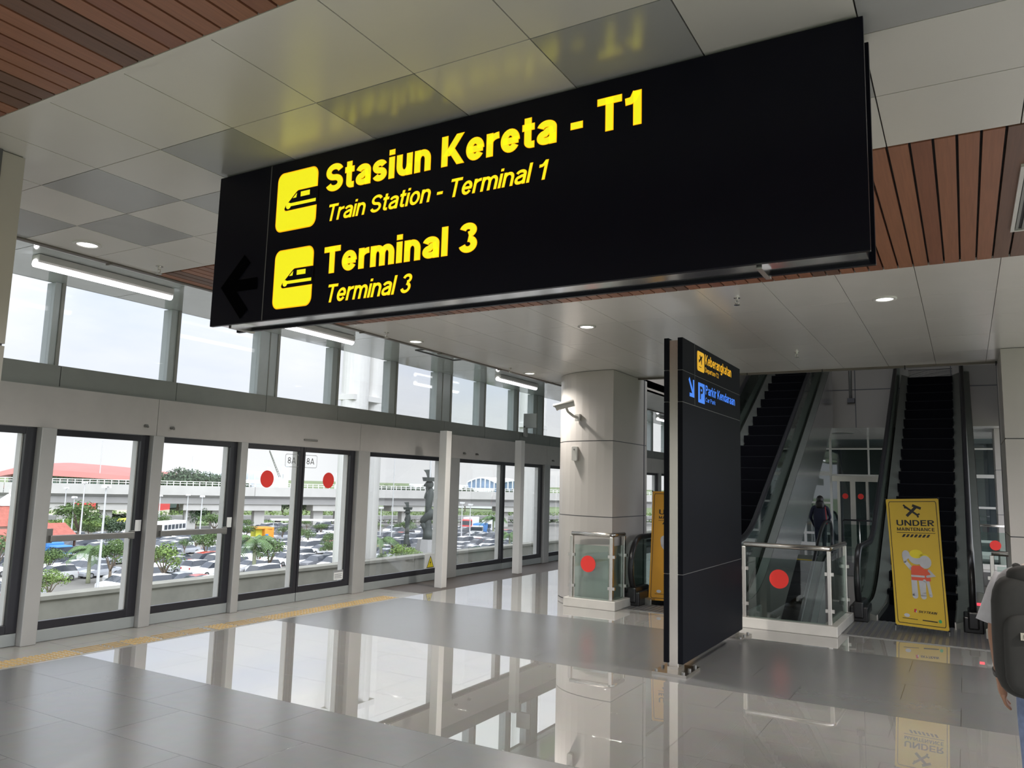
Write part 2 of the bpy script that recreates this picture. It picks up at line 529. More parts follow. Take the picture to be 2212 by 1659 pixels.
        R += [[(h, 0), (h, 1)], [(W - h, 0), (W - h, 1)]]
        D += [(h, 1, W / 2, 0.05), (W - h, 1, W / 2, 0.05)]
    elif c == 'A':
        W = 0.74
        D += [(h * 0.9, 0, W / 2, 1), (W - h * 0.9, 0, W / 2, 1)]
        R.append([(W * 0.22, 0.28), (W * 0.78, 0.28)])
    elif c == 'E':
        W = 0.58
        R += [[(h, 0), (h, 1)], [(h, 1 - h), (W, 1 - h)], [(h, 0.52), (W * 0.92, 0.52)], [(h, h), (W, h)]]
    elif c == 'I':
        W = w
        R.append([(h, 0), (h, 1)])
    elif c == 'Y':
        W = 0.70
        R.append([(W / 2, 0), (W / 2, 0.45)])
        D += [(h, 1, W / 2, 0.38), (W - h, 1, W / 2, 0.38)]
    return R, D, W
def ribbon(pts, w):
    h = w / 2
    n = len(pts)
    L, Rr = [], []
    closed = math.hypot(pts[0][0] - pts[-1][0], pts[0][1] - pts[-1][1]) < 1e-6
    for i in range(n):
        a = pts[i - 1] if i > 0 else (pts[-2] if closed else pts[i])
        b = pts[i + 1] if i < n - 1 else (pts[1] if closed else pts[i])
        p = pts[i]
        d1 = Vector((p[0] - a[0], p[1] - a[1]))
        d2 = Vector((b[0] - p[0], b[1] - p[1]))
        if d1.length < 1e-9: d1 = d2
        if d2.length < 1e-9: d2 = d1
        d1 = d1.normalized(); d2 = d2.normalized()
        t = (d1 + d2)
        t = t.normalized() if t.length > 1e-6 else d1
        nn = Vector((-t.y, t.x))
        k = max(0.5, nn.dot(Vector((-d1.y, d1.x))))
        q = h / k
        L.append((p[0] + nn.x * q, p[1] + nn.y * q))
        Rr.append((p[0] - nn.x * q, p[1] - nn.y * q))
    return [[Rr[i], Rr[i + 1], L[i + 1], L[i]] for i in range(n - 1)]
def text_quads(s, w, gap=0.10, extra=0.0):
    """quads in cap-height units, and the total width"""
    out, x = [], 0.0
    for ch in s:
        R, D, W = glyph(ch, w)
        for r in R:
            if extra:      # lengthen butt ends so that the painted bloom shows there too
                r = list(r)
                if math.hypot(r[0][0] - r[-1][0], r[0][1] - r[-1][1]) > 1e-6:
                    for e, q in ((0, 1), (-1, -2)):
                        d = Vector((r[e][0] - r[q][0], r[e][1] - r[q][1])).normalized() * extra / 2
                        r[e] = (r[e][0] + d.x, r[e][1] + d.y)
            for q in ribbon(r, w + extra):
                out.append([(p[0] + x, p[1]) for p in q])
        for (x0, y0, x1, y1) in D:
            L = math.hypot(x1 - x0, y1 - y0)
            hw = (w + extra) / 2 * L / max(1e-6, abs(y1 - y0))
            sg = 1 if y1 > y0 else -1
            k = (x1 - x0) / (y1 - y0) * sg * extra / 2
            out.append([(x0 - hw + x - k, y0 - sg * extra / 2), (x0 + hw + x - k, y0 - sg * extra / 2), (x1 + hw + x + k, y1 + sg * extra / 2), (x1 - hw + x + k, y1 + sg * extra / 2)])
        x += W + (0 if ch == ' ' else gap)
    return out, x - gap
def words(t, wt, extra=0.0):
    """[(x offset in cap heights, quads)] for every word, and the total width"""
    out, x, cur = [], 0.0, []
    total = text_quads(t, wt)[1]
    for wd in t.split(' '):
        q, W = text_quads(wd, wt, extra=extra)
        out.append((x, q))
        x += W + 0.10 + 0.30
    return out, total
class Flat:
    """flat print on a plane: origin o, in-plane unit axes U, V; layers stand proud along Nn"""
    def __init__(s, o, U, V, Nn):
        s.o, s.U, s.V, s.n = Vector(o), Vector(U), Vector(V), Vector(Nn)
    def p(s, u, v, l):
        return s.o + s.U * u + s.V * v + s.n * l
    def poly(s, mb, pts, l, mi=0):
        a = sum(pts[i][0] * pts[(i + 1) % len(pts)][1] - pts[(i + 1) % len(pts)][0] * pts[i][1] for i in range(len(pts)))
        pts = pts if (a > 0) == (s.U.cross(s.V).dot(s.n) > 0) else pts[::-1]
        mb.poly([s.p(u, v, l) for u, v in pts], mi)
    def text(s, mb, t, u0, v0, capH, width, w, l, mi=0, shear=0.0, extra=0.0):
        q, W = text_quads(t, w, extra=extra)
        k = width / (W + shear * 0)
        for a in q:
            s.poly(mb, [(u0 + x * k + shear * y * capH, v0 + y * capH) for x, y in a], l, mi)

# ================================================================== STRUCTURE
CE = 3.3            # ceiling height
WX = -7.9           # plane of the platform screen doors
# floor: bands of polished and matte tile, open pits between the escalators
fl = MB()
def slab(x0, x1, y0, y1, mi):
    fl.box(x0, x1, y0, y1, -0.3, 0, mi)
slab(-7.02, 9, -6, 4.41, 1)
slab(-7.02, 9, 4.41, 6.73, 0)
slab(-7.02, 9, 6.73, 9.12, 1)
slab(-7.02, 9, 9.12, 10.10, 0)
slab(-8.0, -7.02, -6, 9.6, 2)
slab(-8.0, -7.02, 9.6, 32, 3)
slab(-7.02, -4.45, 10.10, 32, 0)
slab(-4.45, -2.64, 10.10, 11.95, 0)
slab(-1.38, 0.22, 10.10, 13.0, 0)
slab(0.9, 9, 10.10, 32, 0)
slab(-4.45, 0.9, 20.4, 32, 0)
tag(fl.build('floor', ['tile_polished', 'tile_matte', 'tile_edge', 'dark_mat'], origin=(0, 0, 0)), 'tiled concourse floor with polished white and matte grey bands', 'floor', kind='structure')
# pit below, seen through the barrier glass
b = MB()
b.box(-4.6, 1.0, 9.6, 20.6, -5.7, -5.5)
b.box(-4.6, -4.47, 10.2, 20.4, -5.5, -0.3)
b.box(0.92, 1.05, 10.2, 20.4, -5.5, -0.3)
b.box(-4.6, 1.0, 20.42, 20.6, -5.5, -0.3)
b.box(-4.6, 1.0, 9.95, 10.08, -5.5, -0.3)
tag(b.build('wall_pit', 'upper_panel'), 'dim grey walls of the escalator pit', 'wall', kind='structure')

# ceiling panels
cp = MB()
xs = [-5.82 + 0.02] + [-5.66 + 0.54 * i for i in range(1, 24)]
xs[0] = -5.75
def panel(x0, x1, y0, y1, mi, g=0.0028):
    cp.box(x0 + g, x1 - g, y0 + g, y1 - g, CE, CE + 0.02, mi)
rows = [(1.80, 2.365), (2.365, 2.90), (2.90, 3.41), (3.41, 3.955)]
for r, (y0, y1) in enumerate(rows):
    for i in range(len(xs) - 1):
        mi = 0
        if r == 1 and i % 2 == 0: mi = 1
        if r == 2 and i % 2 == 1: mi = 1
        panel(xs[i], xs[i + 1], y0, y1, mi)
for r in range(5):
    for i in range(0, len(xs) - 1):
        panel(xs[i], xs[i + 1], 6.22 + r * 0.985, 6.22 + (r + 1) * 0.985, 2, 0.0022)
for r in range(6):
    for i in range(0, len(xs) - 1, 2):
        panel(xs[i], xs[min(i + 2, len(xs) - 1)], -6.4 + r * 0.9, -6.4 + (r + 1) * 0.9, 0)
cp.box(-5.75, 6.8, 1.775, 1.80, CE - 0.006, CE + 0.02, 0)
# backing above the joints and slats, and the parts of the ceiling beyond the escalator opening
cp.box(-5.75, 6.8, -6.4, 11.15, CE + 0.035, CE + 0.16, 3)
for j in range(21):
    panel(-5.75, -4.6, 11.2 + j * 1.0, 12.2 + j * 1.0, 2)
    panel(0.9, 3.0, 11.2 + j * 1.0, 12.2 + j * 1.0, 2)
for j in range(6):
    for i in range(5):
        panel(-4.6 + i * 1.1, -3.5 + i * 1.1, 20.85 + j, 21.85 + j, 2)
cp.box(-5.75, -4.6, 11.15, 32, CE + 0.035, CE + 0.16, 3)
cp.box(0.9, 3.0, 11.15, 32, CE + 0.035, CE + 0.16, 3)
cp.box(-4.6, 0.9, 20.85, 32, CE + 0.035, CE + 0.16, 3)
ceil = cp.build('ceiling', ['panel_light', 'panel_dark', 'panel_far', 'gap'], origin=(0, 0, CE))
tag(ceil, 'white metal panel ceiling with a chequered strip of darker panels', 'ceiling', kind='structure')
# slat ceilings
def slats(y0, y1, x0, x1, pat, label):
    s = MB()
    n = int((x1 - x0) / 0.098)
    for i in range(n):
        x = x0 + i * 0.098
        s.box(x + 0.006, x + 0.092, y0, y1, CE - 0.004, CE + 0.028, pat[i % len(pat)])
    s.box(x0, x1, y0, y1, CE + 0.029, CE + 0.034, 3)
    tag(s.build('ceiling', ['slat_a', 'slat_b', 'slat_c', 'black'], origin=(x0, y0, CE)), label, 'ceiling', kind='structure')
random.seed(3)
pa = [0, 0, 2, 0, 0, 2, 0, 0, 0, 1, 1, 2, 0, 2, 0, 0, 0, 1, 2, 0]
pf = [0, 2, 0, 0, 1, 1, 2, 0, 0, 0, 2, 1, 1, 1, 0, 2, 0, 0]
slats(3.962, 6.212, -5.75, 6.8, [0, 1, 1, 0, 0, 2, 0, 0, 0, 2, 0, 0], 'red-brown timber slat strip in the ceiling behind the hanging sign')
slats(-0.98, 1.772, -5.75, 6.8, [0, 2, 0, 1, 1, 1, 0, 0, 2, 0, 0, 1, 1, 0, 2, 0, 0, 0], 'red-brown timber slat strip at the near end of the ceiling')
# bronze edge trim and the raised glossy recess along the windows
b = MB()
b.box(-5.80, -5.75, -6.4, 32, CE - 0.012, CE + 0.30)
for y in (3.55, 5.05, 6.55, 8.05, 9.55, 11.05, 12.55, 14.05, 15.55, 17.05, 18.55):
    b.box(-5.815, -5.745, y, y + 0.012, CE - 0.02, CE + 0.05)
tag(b.build('trim_1', 'trim_brown'), 'bronze edge trim along the window side of the ceiling', 'trim', kind='structure')
b = MB()
y = -1.0
while y < 32:
    b.box(-7.97, -5.80, y + 0.004, y + 1.496, 3.56, 3.58, 0)
    y += 1.5
b.box(-8.1, -5.6, -6.4, 32, 3.59, 3.75, 1)
tag(b.build('ceiling', ['recess', 'gap'], origin=(-7, 0, 3.56)), 'glossy pale green raised ceiling above the screen doors', 'ceiling', kind='structure')
b = MB()
b.box(-4.6, 0.9, 11.15, 11.21, CE - 0.02, CE + 0.75, 0)
b.box(-4.6, 0.9, 11.11, 11.15, CE - 0.028, CE + 0.01, 1)
for x in (-2.62, -1.62, -0.62, 0.38):
    b.box(x, x + 0.012, 11.10, 11.15, CE - 0.05, CE + 0.03, 2)
tag(b.build('trim_2', ['panel_far', 'trim_brown', 'ink']), 'thin bronze lip on the edge of the escalator opening', 'trim', kind='structure')
# upper void over the escalators
b = MB()
b.box(-4.6, 0.9, 20.80, 20.85, CE - 0.05, 7.6, 0)
for x in (-2.28, -0.2, -4.3):
    b.box(x, x + 0.02, 20.785, 20.80, CE - 0.05, 7.6, 1)
b.box(-4.6, 0.9, 20.785, 20.80, 4.18, 4.2, 1)
b.box(-4.6, 0.9, 20.785, 20.80, 6.2, 6.22, 1)
b.box(-4.7, -4.6, 11.2, 20.85, CE, 7.6, 0)
b.box(0.9, 1.0, 11.2, 20.85, CE, 7.6, 0)
tag(b.build('wall_upper', ['upper_panel', 'pillar_groove']), 'grey clad wall at the back of the escalator opening', 'wall', kind='structure')
b = MB()
b.box(-6, 3, 13, 32, 7.6, 7.8)
tag(b.build('ceiling', 'panel_far'), 'pale ceiling high over the escalator opening', 'ceiling', kind='structure')
t = thing('sprinkler_pipe', 'dark drain pipe stub on the wall at the back of the escalator opening', 'pipe', (-2.37, 20.7, 4.6))
b = MB(); b.tube([(-2.37, 20.74, 5.6), (-2.37, 20.74, 3.95)], 0.035, 8); b.build('pipe', 'bar', t, True)
b = MB(); b.box(-2.44, -2.28, 20.66, 20.78, 3.86, 3.97); b.build('bracket', 'pillar_groove', t)

# ------------------------------------------------------------------ platform screen door wall
b = MB()
for y0, y1 in ((-1, 2.55), (2.55, 5.56), (5.56, 8.98), (8.98, 11.4), (11.4, 15.05), (15.05, 18.2), (18.2, 21.6), (21.6, 26.0), (26.0, 32)):
    b.box(-8.02, WX + 0.06, y0 + 0.003, y1 - 0.003, 2.08, 2.49)
tag(b.build('wall_left', 'header'), 'pale grey header fascia over the platform screen doors', 'wall', kind='structure')
b = MB()
y = 0.4
while y < 32:
    b.box(-8.02, WX + 0.02, y + 0.003, y + 1.345, 2.50, 2.715)
    b.box(-8.02, WX + 0.05, y, y + 1.35, 2.49, 2.502)
    y += 1.35
tag(b.build('trim_3', 'sill'), 'dark grey metal sill band under the high windows', 'trim', kind='structure')

GLASS = {}
def opening(n, y0, y1, label, bar=False, leaf=None, cat='screen door'):
    """one glazed bay: black frame, pane, grey kick panel, white jamb behind"""
    t = thing('door_%d' % n, label, cat, (WX, (y0 + y1) / 2, 0), kind='structure')
    f = MB()
    x0, x1 = WX - 0.02, WX + 0.03
    lw = 0.045 if leaf != 'R' else 0.035
    rw = 0.10 if leaf != 'L' else 0.06
    f.box(x0, x1, y0, y0 + lw, 0.12, 2.075)
    f.box(x0, x1, y1 - rw, y1, 0.12, 2.075)
    f.box(x0, x1, y0 + lw, y1 - rw, 0.12, 0.20)
    f.box(x0, x1, y0 + lw, y1 - rw, 2.01, 2.075)
    f.build('frame', 'frame_black', t, bevel=0.004)
    g = MB(); g.box(WX - 0.004, WX + 0.004, y0 + lw, y1 - rw, 0.20, 2.01)
    t_glass = g.build('glass', 'glass', t)
    GLASS[n] = t_glass
    k = MB(); k.box(WX - 0.02, WX + 0.035, y0 + 0.002, y1 - 0.002, 0.004, 0.118)
    k.build('kick_panel', 'kick', t, bevel=0.003)
    j = MB()
    if leaf != 'L': j.box(WX - 0.10, WX - 0.02, y1 - rw - 0.012, y1 - rw + 0.02, 0.13, 2.06)
    else: j.box(WX - 0.10, WX - 0.02, y1 - rw - 0.012, y1 - rw + 0.02, 0.13, 2.06)
    j.build('jamb', 'white_metal', t)
    if bar:
        p = MB()
        p.box(WX + 0.055, WX + 0.10, y0 + 0.05, y1 - 0.13, 0.965, 1.025)
        p = p.build('push_bar', 'bar', t, bevel=0.006)
        for q in ((y0 + 0.01, y0 + 0.09, 0.95, 1.09), (y1 - 0.16, y1 - 0.10, 0.95, 1.04)):
            e = MB(); e.box(WX + 0.03, WX + 0.06, *q); e.build('bracket', 'bar', p, bevel=0.004)
        l = MB(); l.box(WX + 0.031, WX + 0.036, y1 - 0.09, y1 - 0.02, 1.03, 1.15)
        tag(l.build('lock_plate', 'sticker_white', t), 'white lock plate')
    return t
def disc(t, y, z, r, x=WX + 0.007, name='red_dot', mat='dot_red', label='round red film'):
    d = MB()
    d.prism([(x, y + r * math.cos(2 * PI * i / 32), z + r * math.sin(2 * PI * i / 32)) for i in range(32)], (0.003, 0, 0))
    return tag(d.build(name, mat, t), label)
opening(1, 2.95, 4.27, 'glazed screen panel at the left edge, left of the wide grey post')
opening(2, 4.42, 5.50, 'emergency screen door with push bar, left one of two', bar=True)
opening(3, 5.64, 6.73, 'emergency screen door with push bar, beside the sliding doors', bar=True)
d4 = opening(4, 6.84, 7.86, 'left sliding door leaf with red dot and 8A sticker', leaf='L')
d5 = opening(5, 7.87, 8.92, 'right sliding door leaf with red dot and paper notice', leaf='R')
d6 = opening(6, 9.18, 11.25, 'wide fixed screen pane with yellow warning triangle')
d7 = opening(7, 11.68, 13.30, 'sliding door leaf between the two white posts', leaf='L')
d8 = opening(8, 13.31, 14.92, 'sliding door leaf behind the second white post', leaf='R')
opening(9, 15.19, 17.4, 'fixed screen pane just left of the round pillar')
for i, y in enumerate((17.6, 20.0, 22.4, 24.8, 27.2, 29.6)):
    opening(10 + i, y, y + 2.2, 'far screen pane glimpsed right of the round pillar' if i else 'far screen pane behind the round pillar')
for dd, y in ((GLASS[4], 7.26), (GLASS[5], 8.40)):
    disc(dd, y, 1.63, 0.112)
# 8A stickers
for dd, y0, a, bb in ((GLASS[4], 7.56, 0, 1), (GLASS[5], 7.91, 1, 1)):
    fp = Flat((WX + 0.006, y0, 1.80), (0, 1, 0), (0, 0, 1), (1, 0, 0))
    mb = MB()
    for q in ribbon(rrect(0.0, 0.0, 0.24, 0.17, 0.025) + [rrect(0.0, 0.0, 0.24, 0.17, 0.025)[0]], 0.006):
        fp.poly(mb, q, 0.001, 1)
    fp.text(mb, '8A', 0.04, 0.045, 0.085, 0.15, 0.13, 0.001, 1)
    tag(mb.build('platform_number', ['sticker_white', 'sticker_grey'], dd), 'grey outlined 8A number')
# notice sheet, warning triangle
mb = MB()
fp = Flat((WX + 0.006, 8.62, 0.215), (0, 1, 0), (0, 0, 1), (1, 0, 0))
fp.poly(mb, [(0, 0), (0.19, 0), (0.19, 0.135), (0, 0.135)], 0.001, 0)
for k in range(5): fp.poly(mb, [(0.015, 0.02 + k * 0.014), (0.17 - 0.02 * (k % 2), 0.02 + k * 0.014), (0.17 - 0.02 * (k % 2), 0.027 + k * 0.014), (0.015, 0.027 + k * 0.014)], 0.002, 1)
fp.poly(mb, [(0, 0.105), (0.19, 0.105), (0.19, 0.135), (0, 0.135)], 0.002, 1)
tag(mb.build('notice', ['sticker_white', 'sticker_grey'], GLASS[5]), 'small white paper notice')
mb = MB()
fp = Flat((WX + 0.006, 10.86, 0.20), (0, 1, 0), (0, 0, 1), (1, 0, 0))
fp.poly(mb, [(-0.06, -0.0), (0.27, 0), (0.27, 0.24), (-0.06, 0.24)], 0.001, 2)
fp.poly(mb, [(0, 0.01), (0.21, 0.01), (0.105, 0.215)], 0.002, 1)
fp.poly(mb, [(0.018, 0.02), (0.192, 0.02), (0.105, 0.19)], 0.003, 0)
fp.poly(mb, [(0.115, 0.15), (0.085, 0.09), (0.10, 0.09), (0.09, 0.04), (0.125, 0.105), (0.108, 0.105)], 0.004, 1)
tag(mb.build('warning_triangle', ['sticker_yellow', 'ink', 'sticker_white'], GLASS[6]), 'yellow high voltage triangle')
# posts between the bays
for n, (y0, y1, x1, lab) in enumerate(((4.27, 4.42, WX + 0.12, 'wide grey door post at the left edge'), (5.50, 5.64, WX + 0.10, 'grey door post between the two push bar doors'),
        (6.73, 6.84, WX + 0.10, 'slim grey door post left of the sliding doors'), (8.92, 9.18, WX + 0.10, 'broad grey door post right of the sliding doors'),
        (11.25, 11.68, WX + 0.06, 'grey door post behind the first white post'), (14.92, 15.19, WX + 0.08, 'grey door post right of the second white post'))):
    b = MB(); b.box(-8.02, x1, y0 + 0.002, y1 - 0.002, 0, 2.08)
    tag(b.build('door_post', 'post', bevel=0.006), lab, 'door post', kind='structure')
b = MB()
for y in (17.4, 19.8, 22.2, 24.6, 27.0, 29.4): b.box(-8.02, WX + 0.08, y, y + 0.2, 0, 2.08)
tag(b.build('trim_4', 'post'), 'far grey door posts behind the round pillar', 'door post', kind='structure')
# free-standing white posts in front of the wall
for (x, y, lab) in ((-7.24, 10.28, 'free-standing square white post at the end of the tactile strip'), (-7.30, 12.83, 'free-standing square white post near the round pillar'),
                    (-7.30, 15.4, 'free-standing white post hidden beside the round pillar'), (-7.30, 18.0, 'free-standing white post behind the round pillar'), (-7.30, 22.6, 'far white post glimpsed right of the pillar')):
    b = MB(); b.box(x - 0.07, x + 0.07, y, y + 0.14, 0, 2.47)
    tag(b.build('queue_post', 'white_metal', bevel=0.006, origin=(x, y, 0)), lab, 'post', kind='structure')
# sensors on the header
for i, (y, lab) in enumerate(((5.41, 'left small round sensor over the push bar doors'), (5.74, 'right small round sensor over the push bar doors'), (11.78, 'small sensor above the first white post'), (12.2, 'small sensor right of the first white post'), (15.3, 'small sensor beside the round pillar'))):
    b = MB(); b.frustum((WX + 0.055, y, 2.18), (WX + 0.10, y, 2.18), 0.018, 12); b.frustum((WX + 0.10, y, 2.18), (WX + 0.115, y, 2.165), 0.012, 10)
    tag(b.build('door_sensor', 'bar', smooth=False), lab, 'sensor')
b = MB(); b.box(WX + 0.055, WX + 0.075, 7.82, 8.08, 2.165, 2.19)
tag(b.build('door_slot_lamp', 'bar', bevel=0.006), 'thin grey indicator slot above the sliding doors', 'indicator')

# high windows: panes and mullions
mull = [(2.95, 3.06, 0), (4.32, 4.42, 1), (5.67, 5.79, 1), (7.00, 7.33, 2), (8.36, 8.50, 1), (9.68, 9.86, 1), (10.97, 11.42, 2), (12.36, 12.56, 1), (13.66, 13.84, 1), (14.5, 14.95, 2), (16.2, 16.35, 1), (17.6, 17.75, 1), (18.6, 19.0, 2), (20.3, 20.45, 1), (21.7, 21.85, 1), (23.0, 23.15, 1), (25, 25.3, 2), (27, 27.2, 1), (29, 29.2, 1), (31, 31.4, 2)]
for i in range(len(mull)):
    y0, y1, k = mull[i]
    b = MB()
    b.box(-8.05, WX + 0.0, y0, y1 - 0.035, 2.715, 3.56, 0)
    b.box(-8.05, WX + 0.02, y1 - 0.035, y1, 2.715, 3.56, 1)
    if k == 2: b.box(-8.05, WX + 0.012, y0 + 0.16, y0 + 0.17, 2.715, 3.56, 1)
    tag(b.build('window_mullion', ['mullion', 'mullion_dark'], bevel=0.004), 'broad grey double mullion of the high windows' if k == 2 else 'slim grey mullion of the high windows', 'mullion',
        group='broad high window mullions' if k == 2 else 'slim high window mullions', kind='structure')
    if i + 1 < len(mull):
        g = MB(); g.box(-7.955, -7.945, y1, mull[i + 1][0], 2.715, 3.56)
        tag(g.build('window_%d' % (i + 1), 'glass_green' if 5 < i < 9 else 'glass'), 'clear high window pane above the sill band', 'window', group='high window panes', kind='structure')
b = MB(); b.box(-7.86, -7.55, 14.0, 14.06, 2.80, 3.10); b.box(-7.86, -7.80, 14.0, 14.1, 2.62, 2.85)
tag(b.build('wall_speaker', 'post', bevel=0.01), 'slim grey display box on the window mullion left of the pillar', 'speaker')

# ------------------------------------------------------------------ pillars
def pillar(dx, dy, mirror, label):
    pl = [(-4.25, 10.15)] + [(-4.25 - 1.17 * math.sin(a), 10.15 + 0.95 * (1 - math.cos(a)) ** 1.25) for a in [PI / 2 * i / 14 for i in range(1, 15)]] + [(-5.40, 11.32), (-5.3, 11.5), (-4.25, 11.5)]
    cx, cy = -4.83, 10.85
    def tr(p):
        x, y = p
        if mirror: x = -3.85 - x
        return (x + dx, y + dy)
    t = thing('pillar', label, 'pillar', (*tr((cx, cy)), 0), kind='structure')
    b = MB()
    zs = [0.0, 0.042, 1.225, 2.29, CE]
    for i in range(4):
        b.prism([(*tr(p), zs[i] + (0.006 if i else 0)) for p in pl], (0, 0, zs[i + 1] - zs[i] - 0.012))
    o = b.build('cladding', 'pillar', t)
    b = MB()
    b.prism([(*tr((cx + (p[0] - cx) * 0.985, cy + (p[1] - cy) * 0.985)), 0.0) for p in pl], (0, 0, CE))
    for (x0, x1, y0, y1) in ((-4.255, -4.243, 11.36, 11.385),):
        q = [tr(p) for p in ((x0, y0), (x1, y0), (x1, y1), (x0, y1))]
        b.prism([(*p, 0.0) for p in q], (0, 0, CE))
    b.build('joint', 'pillar_groove', t)
    return t
pillar(0, 0, False, 'beige clad round-fronted pillar left of the totem sign')
pillar(0.0, -9.40, False, 'beige clad pillar cut off at the left edge')
pillar(0, 0, True, 'beige clad pillar behind the person at the right edge')
pillar(0.25, 12.0, True, 'far beige pillar seen past the right escalator')

# ------------------------------------------------------------------ end facade
t = thing('wall_back', 'glazed end wall with white frames behind the escalators', 'wall', (-2, 26.2, 0), kind='structure')
b = MB()
for x in (-7.6, -6.0, -5.2, -4.45, -3.66, -1.75, -0.9, 0.15, 1.2, 3.0): b.box(x, x + 0.07, 26.15, 26.25, 0, CE)
b.box(-2.56, -2.51, 26.15, 26.25, 2.2, CE)
for z0, z1, x0, x1 in ((2.98, 3.03, -7.6, 3), (2.17, 2.22, -3.66, -1.75), (2.17, 2.30, -7.6, -3.66), (2.17, 2.27, -1.75, 3), (1.30, 1.36, -7.6, -3.66), (1.30, 1.36, -1.75, 3), (0.0, 0.10, -7.6, -3.66), (0, .1, -1.75, 3), (0.35, 0.42, -7.6, -3.66), (0.35, 0.42, -1.75, 3)):
    b.box(x0, x1, 26.14, 26.26, z0, z1)
b.build('frame', 'white_metal', t)
b = MB()
b.box(-7.6, -3.66, 26.19, 26.20, 0.1, CE); b.box(-1.75, 3, 26.19, 26.20, 0.1, CE); b.box(-3.6, -1.75, 26.19, 26.20, 2.22, CE)
b.build('glass', 'glass_dark', t)
b = MB(); b.box(-3.59, -1.75, 26.10, 26.28, 2.0, 2.17)
b.build('door_header', 'steel', t)
for k, (x0, x1) in enumerate(((-3.42, -3.03), (-2.98, -2.59))):
    dn = thing('door_%d' % (30 + k), ('left' if k == 0 else 'right') + ' far glass door leaf with a red dot', 'door', ((x0 + x1) / 2, 26.18, 0), kind='structure')
    g = MB(); g.box(x0, x1, 26.175, 26.185, 0.03, 2.0); g.build('glass', 'glass_dark', dn)
    f = MB(); f.box(x0 - 0.03, x0 + 0.05, 26.15, 26.21, 0, 2.0); f.box(x1 - 0.05, x1 + 0.02, 26.15, 26.21, 0, 2.0); f.build('stile', 'steel', dn)
    d = MB(); d.prism([((x0 + x1) / 2 + 0.085 * math.cos(2 * PI * i / 24), 26.168, 1.55 + 0.085 * math.sin(2 * PI * i / 24)) for i in range(24)], (0, 0.004, 0))
    tag(d.build('red_dot', 'dot_red', dn), 'round red film')
b = MB(); b.box(-2.55, -1.75, 26.17, 26.2, 0, 2.0); b.box(-3.6, -3.45, 26.16, 26.2, 0, 2.0)
b.build('side_panel', 'glass_dark', t)
b = MB()
b.box(-9, 5, 31.0, 31.2, 0, 3.6, 0)
for x in (-4.1, -1.4, 0.55): b.box(x, x + 0.35, 29.5, 29.8, 0, 3.5, 1)
tag(b.build('wall_far', ['upper_panel', 'pillar_groove']), 'grey room wall behind the far glass doors', 'wall', kind='structure')
b = MB(); b.frustum((-2.9, 23.4, CE), (-2.9, 23.4, CE - 0.012), 0.28, 20)
tag(b.build('ceiling_vent', 'sill'), 'round grey vent in the ceiling beyond the escalators', 'vent')

# ================================================================== HANGING SIGN
sg = thing('hanging_sign', 'large black backlit direction sign with yellow writing hung under the ceiling', 'sign', (-1.885, 2.86, 2.45))
b = MB(); b.box(-3.505, -0.24, 2.75, 2.772, 2.45, 3.286); b.build('front_panel', 'sign_black', sg, bevel=0.002)
b = MB(); b.box(-3.505, -0.24, 2.93, 2.952, 2.45, 3.286); b.build('rear_panel', 'sign_black', sg, bevel=0.002)
b = MB(); b.box(-3.485, -0.26, 2.772, 2.93, 2.462, 3.298); b.build('casing', 'chrome', sg)
for x in (-3.4, -0.62):
    b = MB(); b.box(x, x + 0.02, 2.79, 2.95, 2.440, 2.463); b.build('hook', 'steel', sg)
fp = Flat((0, 2.75, 0), (1, 0, 0), (0, 0, 1), (0, -1, 0))
mb = MB(); fp.poly(mb, [(-3.107, 2.452), (-3.101, 2.452), (-3.101, 3.284), (-3.107, 3.284)], 0.0015)
tag(mb.build('divider_line', 'line_grey', sg), 'thin grey dividing line')
# unlit arrow
mb = MB()
for q in ribbon([(-3.24, 2.795), (-3.385, 2.655), (-3.24, 2.495)], 0.07): fp.poly(mb, q, 0.003)
for q in ribbon([(-3.345, 2.655), (-3.155, 2.655)], 0.062): fp.poly(mb, q, 0.0034)
tag(mb.build('arrow', 'arrow_black', sg), 'unlit left arrow')
def icon(u0, v0, wd, ht, name):
    mb = MB()
    def P(pts): return [(u0 + x * wd, v0 + y * ht) for x, y in pts]
    rim = 0.018
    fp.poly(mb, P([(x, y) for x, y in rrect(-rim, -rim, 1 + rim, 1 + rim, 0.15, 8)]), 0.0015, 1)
    fp.poly(mb, P(rrect(0, 0, 1, 1, 0.14, 8)), 0.0028, 0)
    tr = [(1.045, 0.34), (1.045, 0.655), (0.54, 0.655), (0.50, 0.635), (0.235, 0.425), (0.205, 0.375), (0.225, 0.345), (0.26, 0.335)]
    ctr = (0.6, 0.47)
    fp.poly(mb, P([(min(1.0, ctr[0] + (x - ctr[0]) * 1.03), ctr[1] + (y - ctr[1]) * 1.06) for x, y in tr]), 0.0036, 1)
    fp.poly(mb, P(tr), 0.0044, 2)
    for q in ([(0.61, 0.535), (0.84, 0.535), (0.84, 0.62), (0.61, 0.62)], [(0.41, 0.535), (0.50, 0.535), (0.515, 0.615)], [(0.31, 0.40), (1.0, 0.40), (1.0, 0.455), (0.31, 0.455)], arc(0.31, 0.415, 0.062, 0.056, 0, 360, 20)[:-1]):
        fp.poly(mb, P(q), 0.0052, 0)
    mb.build(name, ['sign_yellow', 'sign_bloom', 'sign_black'], sg)
icon(-3.045, 2.912, 0.275, 0.308, 'train_icon')
icon(-3.03, 2.505, 0.262, 0.298, 'train_icon')
